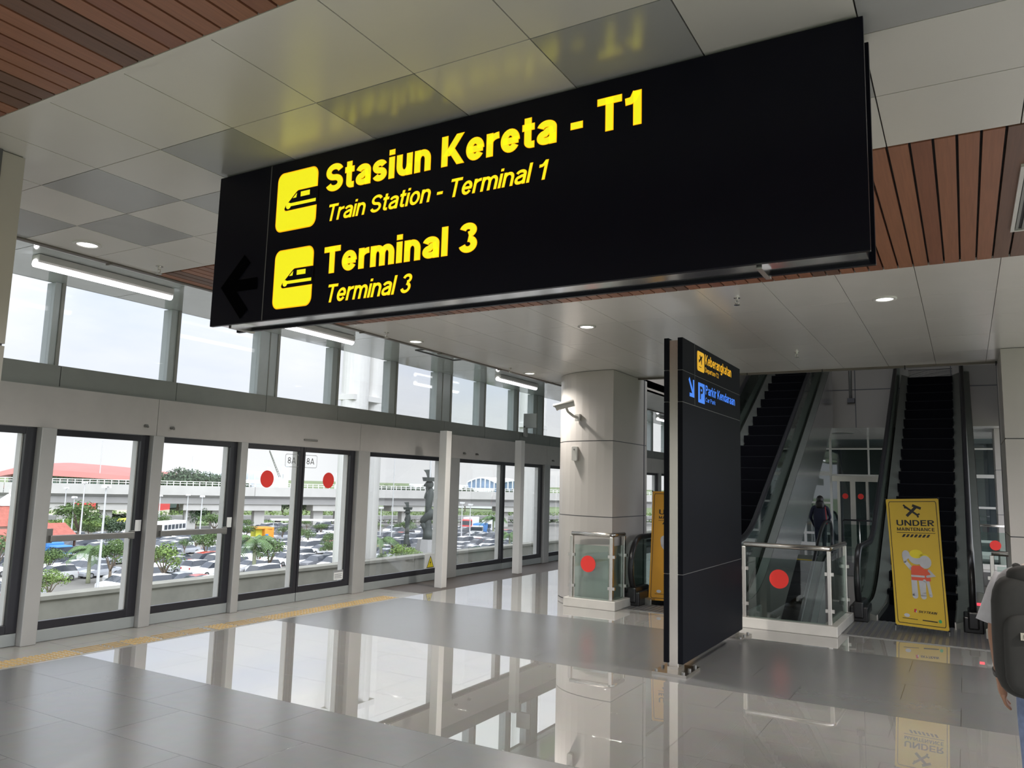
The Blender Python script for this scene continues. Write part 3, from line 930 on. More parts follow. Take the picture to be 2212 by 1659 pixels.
def signtext(t, u0, v0, cap, width, wt, shear=0.0):
    ws, W = words(t, wt)
    wr, _ = words(t, wt, 0.036)
    k = width / W
    for (x, q), (_, qr) in zip(ws, wr):
        mb = MB()
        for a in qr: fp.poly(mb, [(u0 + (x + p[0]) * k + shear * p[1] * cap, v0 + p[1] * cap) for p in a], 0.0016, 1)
        for a in q: fp.poly(mb, [(u0 + (x + p[0]) * k + shear * p[1] * cap, v0 + p[1] * cap) for p in a], 0.0030, 0)
        tag(mb.build('lettering', ['sign_yellow', 'sign_bloom'], sg), 'backlit yellow word')
signtext('Stasiun Kereta - T1', -2.708, 3.070, 0.140, 1.662, 0.19)
signtext('Train Station - Terminal 1', -2.693, 2.917, 0.083, 1.222, 0.13, 0.22)
signtext('Terminal 3', -2.690, 2.650, 0.132, 0.892, 0.19)
signtext('Terminal 3', -2.668, 2.503, 0.087, 0.512, 0.13, 0.22)

# ================================================================== TOTEM SIGN
tt = thing('totem_sign', 'tall charcoal double-faced totem sign with steel edge posts', 'sign', (-2.34, 8.11, 0))
Y0, Y1 = 7.03, 9.19
zz = [0.085, 0.872, 2.454, 2.754, 3.068]
for x0, x1, nm in ((-2.297, -2.25, 'right_panel'), (-2.43, -2.385, 'left_panel')):
    b = MB()
    for k in range(4): b.box(x0, x1, Y0, Y1, zz[k] + 0.004, zz[k + 1] - 0.004, 0)
    b.box(x0 + 0.004, x1 - 0.004, Y0 + 0.004, Y1 - 0.004, 0.09, 3.06, 1)
    o = b.build('face_panel', ['totem_face', 'line_grey'], tt)
b = MB(); b.box(-2.298, -2.2475, 7.405, 7.412, 2.46, 3.066); tag(b.build('divider_line', 'line_grey', tt), 'thin vertical joint')
for y in (7.045, 9.06):
    b = MB(); b.box(-2.386, -2.296, y, y + 0.12, 0.02, 3.045)
    b.build('post', 'steel', tt, bevel=0.004)
    b = MB(); b.box(-2.50, -2.185, y - 0.13, y + 0.29, 0.0, 0.022, 0)
    b.box(-2.39, -2.29, y - 0.03, y + 0.15, 0.02, 0.06, 0)
    bpl = b.build('base_plate', 'steel', tt)
    for (px, py) in ((-2.47, -0.10), (-2.22, -0.10), (-2.22, 0.08), (-2.22, 0.25), (-2.47, 0.25), (-2.47, 0.08)):
        b = MB(); b.frustum((px, y + py, 0.022), (px, y + py, 0.04), 0.016, 6); b.build('bolt', 'bar', bpl)
ft = Flat((-2.25, 0, 0), (0, 1, 0), (0, 0, 1), (1, 0, 0))
def totemtext(t, u0, v0, cap, width, wt, m):
    ws, W = words(t, wt)
    k = width / W
    for x, q in ws:
        mb = MB()
        for a in q: ft.poly(mb, [(u0 + (x + p[0]) * k, v0 + p[1] * cap) for p in a], 0.002)
        mb.build('lettering', m, tt)
mb = MB()
ft.poly(mb, rrect(7.49, 2.815, 7.735, 3.015, 0.03), 0.002, 0)
for q in ribbon([(7.545, 2.905), (7.66, 2.975)], 0.022): ft.poly(mb, q, 0.003, 1)
for q in ([(7.60, 2.93), (7.565, 2.975), (7.585, 2.98), (7.635, 2.955)], [(7.61, 2.94), (7.625, 2.885), (7.645, 2.89), (7.645, 2.965)], [(7.545, 2.905), (7.54, 2.935), (7.555, 2.935), (7.565, 2.915)]): ft.poly(mb, q, 0.003, 1)
ft.poly(mb, [(7.55, 2.855), (7.63, 2.855), (7.63, 2.862), (7.55, 2.862)], 0.003, 1)
tag(mb.build('departure_icon', ['totem_yellow', 'ink'], tt), 'amber plane icon')
mb = MB(); ft.text(mb, 'Keberangkatan', 7.765, 2.912, 0.105, 1.03, 0.17, 0.002); mb.build('lettering', 'totem_yellow', tt)
totemtext('Departure T2', 7.765, 2.832, 0.05, 0.50, 0.13, 'totem_yellow')
mb = MB()
ft.poly(mb, rrect(7.52, 2.50, 7.745, 2.70, 0.012), 0.002, 0)
q, W = text_quads('P', 0.19)
for a in q: ft.poly(mb, [(7.575 + x * 0.17, 2.535 + y * 0.13) for x, y in a], 0.003, 1)
tag(mb.build('parking_icon', ['totem_blue', 'ink'], tt), 'blue P icon')
totemtext('Parkir Kendaraan', 7.775, 2.605, 0.095, 1.17, 0.17, 'totem_blue')
totemtext('Car Park', 7.775, 2.53, 0.045, 0.36, 0.13, 'totem_blue')
mb = MB()
for q in ribbon([(7.225, 2.70), (7.365, 2.55)], 0.042): ft.poly(mb, q, 0.002)
for q in ribbon([(7.365, 2.70), (7.365, 2.535)], 0.042): ft.poly(mb, q, 0.003)
for q in ribbon([(7.385, 2.545), (7.235, 2.545)], 0.036): ft.poly(mb, q, 0.004)
tag(mb.build('arrow', 'totem_blue', tt), 'blue diagonal arrow')

# ================================================================== MAINTENANCE BANNERS
def banner(tl, tr, br, bl, face, label):
    tl, tr, br, bl = map(Vector, (tl, tr, br, bl))
    cx = (bl + br) / 2
    t = thing('banner_stand', label, 'banner', (cx.x, cx.y, 0))
    U = (br - bl + tr - tl).normalized()
    V0 = ((tl + tr) - (bl + br)) / 2
    Nn = U.cross(V0.normalized()).normalized()
    if Nn.y > 0: Nn = -Nn
    wd, ht = ((br - bl).length + (tr - tl).length) / 2, V0.length
    V = V0.normalized()
    f = Flat(bl, (br - bl).normalized(), V, Nn)
    def P(u, v):     # bilinear, slightly waisted like stretched vinyl
        sag = 0.012 * math.sin(PI * v) * (1 - 2 * u)
        p = bl.lerp(br, u + sag).lerp(tl.lerp(tr, u + sag), v)
        return p
    b = MB()
    n = 12
    vs = []
    for j in range(n + 1):
        for i in range(5): vs.append(P(i / 4, j / n))
    fs = [(j * 5 + i, j * 5 + i + 1, (j + 1) * 5 + i + 1, (j + 1) * 5 + i) for j in range(n) for i in range(4)]
    vs2 = [p - Nn * 0.002 for p in vs]
    b.add(vs, fs); b.add(vs2, [x[::-1] for x in fs])
    b.build('sheet', face, t)
    def pol(mb, pts, l, mi=0):
        a = sum(pts[i][0] * pts[(i + 1) % len(pts)][1] - pts[(i + 1) % len(pts)][0] * pts[i][1] for i in range(len(pts)))
        if a < 0: pts = pts[::-1]
        mb.poly([P(u, v) + Nn * (0.002 + l * 0.0012) for u, v in pts], mi)
    mb = MB()
    o = rrect(0.05, 0.02, 0.95, 0.98, 0.03, 4)
    # border drawn as thin strips, so that it follows the stretched sheet
    k = 0.607 / 1.52
    for q in ribbon([(x, y / k) for x, y in (rrect(0.05, 0.022, 0.95, 0.978, 0.028, 5))] + [(0.95, (0.978 - 0.028) / k)], 0.012):
        pol(mb, [(x, y * k) for x, y in q], 1)
    def txt(s, u0, u1, v0, cap, wt, mi=0, sh=0, l=1):
        q, W = text_quads(s, wt)
        kk = (u1 - u0) / W
        for a in q: pol(mb, [(u0 + x * kk + sh * y, v0 + y * cap) for x, y in a], l, mi)
    txt('UNDER', 0.17, 0.89, 0.785, 0.046, 0.17)
    txt('MAINTENANCE', 0.17, 0.89, 0.745, 0.026, 0.17)
    pol(mb, [(0.16, 0.728), (0.90, 0.728), (0.90, 0.732), (0.16, 0.732)], 1)
    for i in range(7):
        u = 0.25 + i * 0.078
        pol(mb, [(u, 0.695), (u + 0.045, 0.695), (u + 0.085, 0.718), (u + 0.04, 0.718)], 1)
    def seg(p, q, wdt, l=1, mi=0):
        for a in ribbon([(p[0], p[1] / k), (q[0], q[1] / k)], wdt): pol(mb, [(x, y * k) for x, y in a], l, mi)
    # crossed hammer and spanner
    seg((0.38, 0.862), (0.57, 0.935), 0.055)
    seg((0.50, 0.948), (0.66, 0.922), 0.05)
    seg((0.37, 0.935), (0.58, 0.872), 0.04)
    for (a, c, d) in (((0.37, 0.935), (0.33, 0.952), (0.35, 0.925)), ((0.58, 0.872), (0.63, 0.880), (0.60, 0.852))):
        seg(a, c, 0.035); seg(a, d, 0.035)
    mb.build('print', 'ink', t)
    # the two printed workers
    mb = MB()
    def el(cu_, cv_, ru, rv, l, mi): pol(mb, [(cu_ + ru * math.cos(2 * PI * i / 22), cv_ + rv * math.sin(2 * PI * i / 22)) for i in range(22)], l, mi)
    def limb(pts, wd_, l, mi):
        for a in ribbon([(x, y / k) for x, y in pts], wd_): pol(mb, [(x, y * k) for x, y in a], l, mi)
        for x, y in pts: el(x, y, wd_ / 2, wd_ / 2 * k, l, mi)
    limb([(0.42, 0.37), (0.42, 0.24)], 0.11, 2, 0); limb([(0.56, 0.37), (0.58, 0.24)], 0.11, 2, 0)
    limb([(0.38, 0.45), (0.28, 0.50), (0.26, 0.545)], 0.075, 2, 0)
    el(0.30, 0.555, 0.075, 0.035, 3, 0)
    pol(mb, [(0.37, 0.36), (0.63, 0.36), (0.62, 0.46), (0.55, 0.475), (0.42, 0.475), (0.38, 0.455)], 3, 1)
    pol(mb, [(0.37, 0.385), (0.63, 0.385), (0.63, 0.40), (0.37, 0.40)], 4, 0)
    el(0.50, 0.535, 0.155, 0.052, 4, 0); el(0.50, 0.565, 0.13, 0.034, 5, 2)
    limb([(0.68, 0.36), (0.72, 0.25)], 0.06, 2, 0); limb([(0.62, 0.36), (0.60, 0.26)], 0.06, 4, 0)
    pol(mb, [(0.62, 0.36), (0.74, 0.36), (0.73, 0.45), (0.62, 0.45)], 3, 1)
    limb([(0.72, 0.44), (0.80, 0.405), (0.68, 0.395)], 0.045, 5, 0)
    el(0.66, 0.505, 0.12, 0.05, 6, 0); el(0.64, 0.545, 0.095, 0.022, 5, 2)
    mb.build('worker_print', ['fig_white', 'fig_vest', 'fig_hat'], t)
    mb = MB()
    pol(mb, [(0.37, 0.112), (0.42, 0.112), (0.42, 0.138), (0.38, 0.138)], 1, 1)
    pol(mb, [(0.40, 0.118), (0.425, 0.108), (0.425, 0.132)], 2, 2)
    q, W = text_quads('SKYTRAIN', 0.18)
    for a in q: pol(mb, [(0.45 + x * 0.34 / W + 0.02 * y, 0.112 + y * 0.018) for x, y in a], 1, 0)
    el(0.23, 0.083, 0.055, 0.014, 1, 2)
    pol(mb, [(0.14, 0.058), (0.43, 0.056), (0.43, 0.060), (0.14, 0.062)], 1, 0)
    pol(mb, [(0.52, 0.054), (0.80, 0.052), (0.80, 0.060), (0.52, 0.062)], 1, 0)
    el(0.85, 0.064, 0.03, 0.013, 1, 3)
    mb.build('logo_print', ['ink', 'print_red', 'fig_white', 'print_green'], t)
    back = -Nn
    mid = (tl + tr + bl + br) / 4 + back * 0.04
    b = MB()
    for c in (tl, tr): b.tube([mid, c + back * 0.006], 0.005, 6)
    fl_ = Vector((bl.x - 0.0, bl.y - 0.03, 0.012)); fr_ = Vector((br.x + 0.0, br.y - 0.03, 0.012))
    for c, g in ((bl, fl_), (br, fr_)): b.tube([mid, c + back * 0.006, g], 0.005, 6)
    b.tube([mid, Vector((mid.x, mid.y + 0.40, 0.012))], 0.006, 6)
    b.box(mid.x - 0.03, mid.x + 0.03, mid.y - 0.02, mid.y + 0.03, mid.z - 0.04, mid.z + 0.04)
    b.build('stand', 'pole_grey', t)
    for c in (tl, tr, bl, br):
        b = MB(); b.ball(c + Nn * 0.003, 0.011, 8, 5)
        b.build('eyelet', 'ink', t)
    return t
banner((-0.872, 10.86, 1.585), (-0.292, 10.86, 1.612), (-0.232, 10.78, 0.065), (-0.80, 10.78, 0.085), 'banner_yellow', 'yellow UNDER MAINTENANCE banner before the right escalator')
banner((-3.955, 10.95, 1.60), (-3.37, 11.10, 1.60), (-3.39, 11.02, 0.06), (-3.985, 10.87, 0.06), 'banner_light_tint', 'yellow UNDER MAINTENANCE banner tinted amber for its light, half hidden behind the totem sign')

# ================================================================== ESCALATORS
def zline(y, yb, yt=None):
    k = math.tan(math.radians(30))
    return 0.0 if y < yb else (y - yb) * k
def escalator(name, label, xc, yn, yb, yend, down=False):
    t = thing('escalator', label, 'escalator', (xc, yn if not down else yend, 0))
    k = math.tan(math.radians(30))
    if not down:
        zf = lambda y: 0.0 if y <= yb else (y - yb) * k
        base = [yn + 0.45 + i * (yb - 0.5 - yn - 0.45) / 3 for i in range(4)]
        curve = [yb - 0.5 + i * 0.1 for i in range(1, 12)]
        rest = [yb + 0.7 + i * 0.9 for i in range(int((yend - yb - 0.7) / 0.9) + 1)]
        def zs(y):
            u = (y - (yb - 0.6)) / 1.2
            if u <= 0: return 0.0
            if u >= 1: return (y - yb) * k
            return k * 0.6 * u * u
    else:        # top landing at yend, dropping towards the viewer
        base = [yn + i * 0.9 for i in range(int((yb - 0.7 - yn) / 0.9) + 1)]
        curve = [yb - 0.6 + i * 0.12 for i in range(11)]
        rest = [yb + 0.7, yend - 0.45]
        def zs(y):
            u = (y - (yb - 0.6)) / 1.2
            if u <= 0: return (y - yb) * k
            if u >= 1: return 0.0
            return -k * 0.6 * (1 - u) * (1 - u)
    ys = base + curve + rest
    path = [(y, zs(y)) for y in ys]
    for s in (-1, 1):
        xh = xc + s * 0.64
        # handrail with its round end
        yc = (yn + 0.37) if not down else (yend - 0.37)
        e = -1 if not down else 1
        loop = [(xh, yc + e * 0.40 * math.cos(math.radians(a)), 0.53 + 0.41 * math.sin(math.radians(a))) for a in range(-80, 91, 10)]
        line = [(xh, y, z + 0.94) for y, z in path]
        pts = (loop + line) if not down else (line + loop[::-1])
        hb = MB(); hb.tube(pts, 0.041, 8, sx=1.0); hb.build('handrail', 'rubber', t, True)
        gb = MB()
        gb.sweep([(xh - 0.006, 0.12), (xh + 0.006, 0.12), (xh + 0.006, 0.91), (xh - 0.006, 0.91)], path)
        gpts = [(xh - 0.006, yc + e * 0.36 * math.cos(math.radians(a)), 0.53 + 0.37 * math.sin(math.radians(a))) for a in range(-90, 91, 15)] + [(xh - 0.006, yc, 0.9), (xh - 0.006, yc, 0.12)]
        gpts += []
        y_in = base[0] if not down else rest[-1]
        gpts[-2] = (xh - 0.006, y_in, 0.91); gpts[-1] = (xh - 0.006, y_in, 0.12)
        gb.prism(gpts, (0.012, 0, 0))
        gb.build('balustrade_glass', 'glass_barrier', t)
        db = MB()
        p2 = ([(yn + 0.25, 0.0)] + path) if not down else (path + [(yend - 0.25, 0.0)])
        db.sweep([(xh - s * 0.03, 0.13), (xh - s * 0.19, 0.07), (xh - s * 0.19, -0.05), (xh - s * 0.03, -0.05)][::s], p2)
        db.sweep([(xh + s * 0.03, 0.15), (xh + s * 0.15, 0.14), (xh + s * 0.15, 0.02), (xh + s * 0.03, 0.02)][::-s], p2)
        db.build('decking', 'deck', t)
        sb = MB()
        sb.sweep([(xh - s * 0.190, 0.085), (xh - s * 0.205, 0.085), (xh - s * 0.205, -0.2), (xh - s * 0.190, -0.2)][::s], p2)
        tag(sb.build('skirt', 'steel', t), 'bright steel skirt edge')
        cb = MB()
        cb.sweep([(xh + s * 0.15, 0.14), (xh + s * 0.16, 0.14), (xh + s * 0.16, -1.25), (xh + s * 0.15, -1.25)][::-s], [(y, z) for y, z in path])
        cb.build('side_cladding', 'clad', t)
        nb = MB()
        ya, yb_ = (yn + 0.02, yn + 0.55) if not down else (yend - 0.55, yend - 0.02)
        nb.box(xh - 0.11, xh + 0.11, ya, yb_, 0.0, 0.20)
        nb.box(xh - 0.06, xh + 0.06, ya - 0.02, yb_, 0.05, 0.26)
        nb.build('newel_base', 'rubber', t, bevel=0.02)
    ub = MB()
    ub.sweep([(xc - 0.79, -1.25), (xc + 0.79, -1.25), (xc + 0.79, -1.22), (xc - 0.79, -1.22)], path)
    ub.build('soffit', 'clad', t)
    first = None
    if not down:
        yy = [yb + i * 0.4 for i in range(int((yend - yb) / 0.4))]
    else:
        yy = [yb - 0.4 - i * 0.4 for i in range(24)]
    for y in yy:
        z = (y - yb) * k
        if first is None:
            sb = MB()
            z1 = z + 0.2309
            sb.box(xc - 0.46, xc + 0.46, y, y + 0.42, z1 - 0.02, z1, 0)
            sb.box(xc - 0.46, xc + 0.46, y, y + 0.02, z1 - 0.25, z1 - 0.02, 0)
            sb.box(xc - 0.46, xc + 0.46, y - 0.002, y + 0.012, z1 - 0.01, z1 + 0.001, 1)
            first = sb.build('step', ['step', 'step_edge'], t)
            fy, fz = y, z
        else:
            c = first.copy(); COL.objects.link(c); c.parent = t
            c.location = (0, y - fy, z - fz)
    pb = MB()
    if not down:
        pb.box(xc - 0.46, xc + 0.46, yn + 0.3, yb + 0.02, -0.02, 0.012, 0)
        pb.build('comb_plate', 'step', t)
    else:
        pb.box(xc - 0.46, xc + 0.46, yb, yend + 0.1, -0.02, 0.012, 0)
        pb.box(xc - 0.46, xc + 0.46, yb - 0.02, yb + 0.10, 0.0, 0.018, 1)
        pb.build('comb_plate', ['deck', 'yellow_line'], t)
    return t
escalator('l', 'closed up escalator behind the totem sign, left of the pair', -3.46, 10.5, 11.9, 20.6)
er = escalator('r', 'closed up escalator behind the yellow banner', -0.62, 11.18, 13.2, 21.6)
escalator('d', 'down escalator in the pit behind the glass barrier', -3.66, 9.6, 20.3, 21.7, down=True)
b = MB(); b.box(0.055, 0.115, 11.30, 11.33, 0.33, 0.36); tag(b.build('led', 'led_red', er), 'red indicator light')
b = MB(); b.box(0.03, 0.14, 11.31, 11.42, 0.0, 0.48); tag(b.build('control_box', 'deck', er), 'grey control box')
# dark floor plates before the escalators
def plate(x0, x1, y0, y1, lab):
    b = MB(); b.box(x0, x1, y0, y1, -0.01, 0.008, 0)
    n = int((x1 - x0) / 0.07)
    for i in range(n): b.box(x0 + i * 0.07 + 0.01, x0 + i * 0.07 + 0.045, y0 + 0.02, y1 - 0.02, 0.008, 0.0115, 1)
    m = int((y1 - y0) / 0.14)
    tag(b.build('floor_plate', ['bar', 'pillar_groove']), lab, 'floor plate')
plate(-1.36, 0.20, 10.12, 12.0, 'dark ribbed floor plate under the yellow banner')
plate(-4.12, -2.76, 10.2, 11.7, 'dark ribbed floor plate at the foot of the left escalator')

# ================================================================== GLASS BARRIERS
def barrier(name, pts, label, dots=(), kerb=0.12, posts=None):
    """pts: corner points on plan; a stone kerb, glass panes, steel posts and a round handrail"""
    P0 = pts[0]
    t = thing('glass_barrier', label, 'barrier', (P0[0], P0[1], 0))
    kb, rb = MB(), MB()
    allp = []
    for i in range(len(pts) - 1):
        a, c = Vector((*pts[i], 0)), Vector((*pts[i + 1], 0))
        d = (c - a).normalized(); n = Vector((-d.y, d.x, 0))
        kw = 0.085 - 0.003 * i
        q = [a - d * kw + n * kw, a - d * kw - n * kw, c + d * kw - n * kw, c + d * kw + n * kw]
        kb.prism([(p.x, p.y, 0.0) for p in q], (0, 0, kerb - 0.002 * i))
        g = MB()
        a2, c2 = a + d * 0.05, c - d * 0.05
        g.prism([(*(a2 + n * 0.006)[:2], kerb), (*(a2 - n * 0.006)[:2], kerb), (*(c2 - n * 0.006)[:2], kerb), (*(c2 + n * 0.006)[:2], kerb)], (0, 0, 0.84 - kerb))
        g.build('glass_pane', 'glass_barrier', t)
        for (fr, z) in dots:
            if i == 0:
                c0 = a.lerp(c, fr) - n * 0.008 if (n.y > 0) else a.lerp(c, fr) + n * 0.008
                r = 0.112
                db = MB(); db.prism([tuple(c0 + d * (r * math.cos(2 * PI * j / 32)) + Vector((0, 0, z + r * math.sin(2 * PI * j / 32)))) for j in range(32)], tuple((c0 - a.lerp(c, fr)).normalized() * 0.002))
                tag(db.build('red_dot', 'dot_red', t), 'round red film')
        allp.append((a, c))
    kb.build('kerb', 'stone', t, bevel=0.008)
    for p in pts:
        b = MB(); b.box(p[0] - 0.022, p[0] + 0.022, p[1] - 0.03, p[1] + 0.03, kerb, 0.965)
        po = b.build('post', 'steel', t, bevel=0.004)
        for z in (0.28, 0.70):
            b = MB(); b.box(p[0] - 0.05, p[0] + 0.05, p[1] - 0.02, p[1] + 0.02, z - 0.02, z + 0.02); b.build('clamp', 'steel', po)
    # handrail with rounded corners
    line = [Vector((*p, 0.99)) for p in pts]
    path = [line[0]]
    for i in range(1, len(line) - 1):
        p, a, c = line[i], line[i - 1], line[i + 1]
        u, v = (a - p).normalized(), (c - p).normalized()
        for s in range(7):
            f = s / 6
            path.append(p + u * 0.10 * (1 - f) ** 2 + v * 0.10 * f ** 2)
    path.append(line[-1])
    rb.tube(path, 0.030, 10)
    rb.build('handrail', 'steel', t, True)
    return t
barrier('b1', [(-4.80, 10.03), (-4.20, 10.03), (-4.20, 10.46)], 'glass barrier with red dot wrapped round the beige pillar', dots=((0.42, 0.585),))
barrier('b2', [(-2.40, 9.93), (-1.42, 9.93), (-1.40, 11.15)], 'glass barrier with red dot right of the totem sign', dots=((0.42, 0.60),))
barrier('b3', [(0.235, 10.95), (0.80, 10.85)], 'glass barrier behind the person at the right edge')
barrier('b4', [(0.12, 21.2), (0.88, 21.2)], 'far glass barrier with red dot right of the right escalator', dots=((0.55, 0.55),))
# rails at the far landing
t = thing('guard_rail', 'low black guard rail at the far landing near the glass doors', 'railing', (-2.35, 21.6, 0))
b = MB(); b.tube([(-2.75, 21.6, 0), (-2.75, 21.6, 0.93), (-2.70, 21.6, 0.97), (-1.95, 21.6, 0.97), (-1.9, 21.6, 0.93), (-1.9, 21.6, 0)], 0.022, 8); b.build('rail', 'rubber', t, True)
b = MB(); b.box(-2.70, -1.95, 21.595, 21.605, 0.08, 0.86); b.build('glass_pane', 'glass_barrier', t)
b = MB(); b.tube([(-2.35, 21.6, 0), (-2.35, 21.6, 0.95)], 0.015, 8); b.build('post', 'steel', t, True)

# ================================================================== TACTILE STRIP
t = thing('tactile_paving', 'yellow studded and ribbed tactile strip along the doors', 'tactile paving', (-7.19, 5, 0))
b = MB()
segs = [(-0.5, 4.45, 'd'), (4.45, 4.95, 'b'), (4.95, 5.28, 'd'), (5.28, 5.95, 'b'), (5.95, 6.22, 'd'), (6.22, 6.75, 'b'), (6.75, 9.08, 'd')]
for y0, y1, k in segs:
    if k == 'd':
        b.box(-7.32, -7.06, y0 + 0.003, y1 - 0.003, 0.0, 0.003, 0)
    else:
        b.box(-7.32, -7.06, y0, y1, 0.0, 0.0025, 1)
b.build('strip', ['tactile_pale', 'tile_edge'], t)
b = MB()
for y0, y1, k in segs:
    if k == 'd':
        y = max(y0, 3.4) + 0.03
        while y < y1 - 0.02:
            for i in range(5): b.frustum((-7.295 + i * 0.052, y, 0.003), (-7.295 + i * 0.052, y, 0.009), 0.0195, 8, 0, 0.013)
            y += 0.052
    else:
        y = y0 + 0.02
        while y < y1 - 0.1:
            for i in range(4): b.box(-7.295 + i * 0.063, -7.282 + i * 0.063, y, min(y + 0.28, y1 - 0.02), 0.0025, 0.008, 0)
            y += 0.30
tag(b.build('studs', 'tactile', t), 'raised yellow studs and ribs', kind='stuff')

# ================================================================== LAMPS AND CEILING FITTINGS
lampspots = [(-5.46, 3.18, 'round ceiling downlight above the tube lamp at far left'), (-3.35, 7.27, 'round ceiling downlight above and left of the totem sign'),
             (-0.53, 7.18, 'round ceiling downlight at the right near the timber strip'), (-5.58, 7.28, 'round ceiling downlight under the left end of the timber strip'),
             (-5.57, 10.08, 'round ceiling downlight just left of the pillar'), (-3.35, -0.2, None), (-0.53, -0.2, None), (2.3, -0.2, None), (2.3, 3.18, None), (2.3, 7.2, None), (5.0, 3.18, None), (5.0, 7.2, None), (-3.35, -3.6, None), (0.5, -3.6, None), (4, -3.6, None)]  # entries without a label: unseen fill lamps added to brighten the hall
pt = None
for x, y, lab in lampspots:
    if lab:
        t = thing('ceiling_downlight', lab, 'downlight', (x, y, CE))
        b = MB()
        prof = [(0.095, 0.0), (0.095, -0.008), (0.072, -0.012), (0.066, 0.0)]
        n = 28
        vs = [(x + r * math.cos(2 * PI * j / n), y + r * math.sin(2 * PI * j / n), CE + z) for r, z in prof for j in range(n)]
        b.add(vs, [(i * n + j, (i + 1) * n + j, (i + 1) * n + (j + 1) % n, i * n + (j + 1) % n) for i in range(3) for j in range(n)])
        b.build('rim', 'plastic_white', t, True)
        b = MB(); b.frustum((x, y, CE - 0.002), (x, y, CE - 0.005), 0.067, 28); b.build('diffuser', 'lamp_white', t)
    ld = bpy.data.lights.new('downlight_and_fill_lamp', 'SPOT')
    ld.energy = 235 if lab else (150 if y > 5 else 440)
    ld.spot_size = math.radians(150)
    ld.spot_blend = 0.8
    ld.shadow_soft_size = 0.07
    ld.color = (1, 0.95, 0.88)
    lo = bpy.data.objects.new('downlight_and_fill_lamp', ld)
    COL.objects.link(lo)
    lo.location = (x, y, CE - 0.03)
for y0, y1, lab in ((3.66, 5.02, 'long tube lamp under the glossy recess at far left'), (6.45, 7.80, 'tube lamp in the recess left of the sign bottom'), (11.6, 13.0, 'tube lamp in the recess just left of the pillar'), (19.9, 21.5, 'tube lamp glimpsed right of the pillar')):
    t = thing('tube_lamp', lab, 'tube lamp', (-7.05, (y0 + y1) / 2, 3.56))
    b = MB(); b.prism([(-7.11, y0, 3.555), (-6.99, y0, 3.555), (-6.99, y0, 3.50), (-7.01, y0, 3.485), (-7.09, y0, 3.485), (-7.11, y0, 3.50)], (0, y1 - y0, 0)); b.build('housing', 'plastic_white', t)
    b = MB(); b.tube([(-7.05, y0 - 0.01, 3.478), (-7.05, y1 + 0.01, 3.478)], 0.036, 12); b.build('diffuser', 'tube_white', t, True)
for x, y, lab in ((-5.50, 3.80, 'sprinkler head near the tube lamp at far left'), (-5.555, 6.71, 'sprinkler head under the left end of the timber strip'), (-5.59, 9.53, 'sprinkler head left of the pillar'),
                  (-1.645, 6.65, 'sprinkler head between the sign and the totem'), (-1.675, 9.59, 'sprinkler head before the escalator opening')):
    t = thing('sprinkler', lab, 'sprinkler', (x, y, CE))
    b = MB()
    b.frustum((x, y, CE), (x, y, CE - 0.006), 0.028, 14)
    b.frustum((x, y, CE - 0.006), (x, y, CE - 0.03), 0.012, 10)
    b.tube([(x - 0.012, y, CE - 0.03), (x - 0.017, y, CE - 0.045), (x, y, CE - 0.062)], 0.004, 6)
    b.tube([(x + 0.012, y, CE - 0.03), (x + 0.017, y, CE - 0.045), (x, y, CE - 0.062)], 0.004, 6)
    b.build('body', 'steel', t)
    b = MB(); b.frustum((x, y, CE - 0.062), (x, y, CE - 0.066), 0.026, 12); b.build('deflector', 'steel', t)
t = thing('air_vent', 'slotted white air vent in the timber strip at the right edge', 'vent', (0.42, 5.0, CE))
b = MB()
for x0, x1 in ((0.305, 0.325), (0.525, 0.545)): b.box(x0, x1, 4.47, 5.55, CE - 0.02, CE)
b.box(0.305, 0.545, 4.45, 4.47, CE - 0.02, CE); b.box(0.305, 0.545, 5.55, 5.57, CE - 0.02, CE)
b.build('frame', 'plastic_white', t)
b = MB()
for k in range(6): b.box(0.33 + k * 0.033, 0.345 + k * 0.033, 4.47, 5.55, CE - 0.015, CE - 0.005)
b.build('louvre', 'sill', t)
b = MB(); b.box(0.325, 0.525, 4.47, 5.55, CE - 0.006, CE - 0.0045); b.build('backing', 'ink', t)
t = thing('ceiling_hatch', 'thin outlined access hatch in the glossy recess ceiling', 'hatch', (-6.6, 9.5, 3.56))
b = MB()
for x0, x1, y0, y1 in ((-6.9, -6.2, 9.0, 9.012), (-6.9, -6.2, 9.988, 10.0), (-6.9, -6.888, 9.0, 10.0), (-6.212, -6.2, 9.0, 10.0)): b.box(x0, x1, y0, y1, 3.548, 3.56)
b.build('frame', 'pillar_groove', t)

# CCTV camera and wall box on the pillar
t = thing('security_camera', 'white bullet security camera on the beige pillar', 'security camera', (-4.86, 10.2, 2.6))
b = MB(); b.box(-4.86, -4.78, 10.17, 10.215, 2.58, 2.68); b.tube([(-4.82, 10.18, 2.63), (-4.83, 10.06, 2.64), (-4.90, 10.03, 2.70), (-4.93, 10.03, 2.76)], 0.020, 8); b.build('bracket', 'plastic_white', t, False, 0.004)
b = MB()
a, c = Vector((-4.82, 10.06, 2.825)), Vector((-5.05, 9.99, 2.765))
d = (c - a).normalized()
b.frustum(a, c, 0.045, 16); b.frustum(c, c + d * 0.02, 0.050, 16)
b.build('barrel', 'plastic_white', t)
b = MB(); b.frustum(c + d * 0.02, c + d * 0.024, 0.038, 16); b.build('lens', 'lens', t)
nn = Vector((-d.y, d.x, 0)).normalized(); up = d.cross(nn).normalized(); up = up if up.z > 0 else -up
b = MB()
sec = [(0.056 * math.sin(math.radians(g)), 0.056 * math.cos(math.radians(g))) for g in range(-80, 81, 20)] + [(0.052 * math.sin(math.radians(g)), 0.052 * math.cos(math.radians(g))) for g in range(80, -81, -20)]
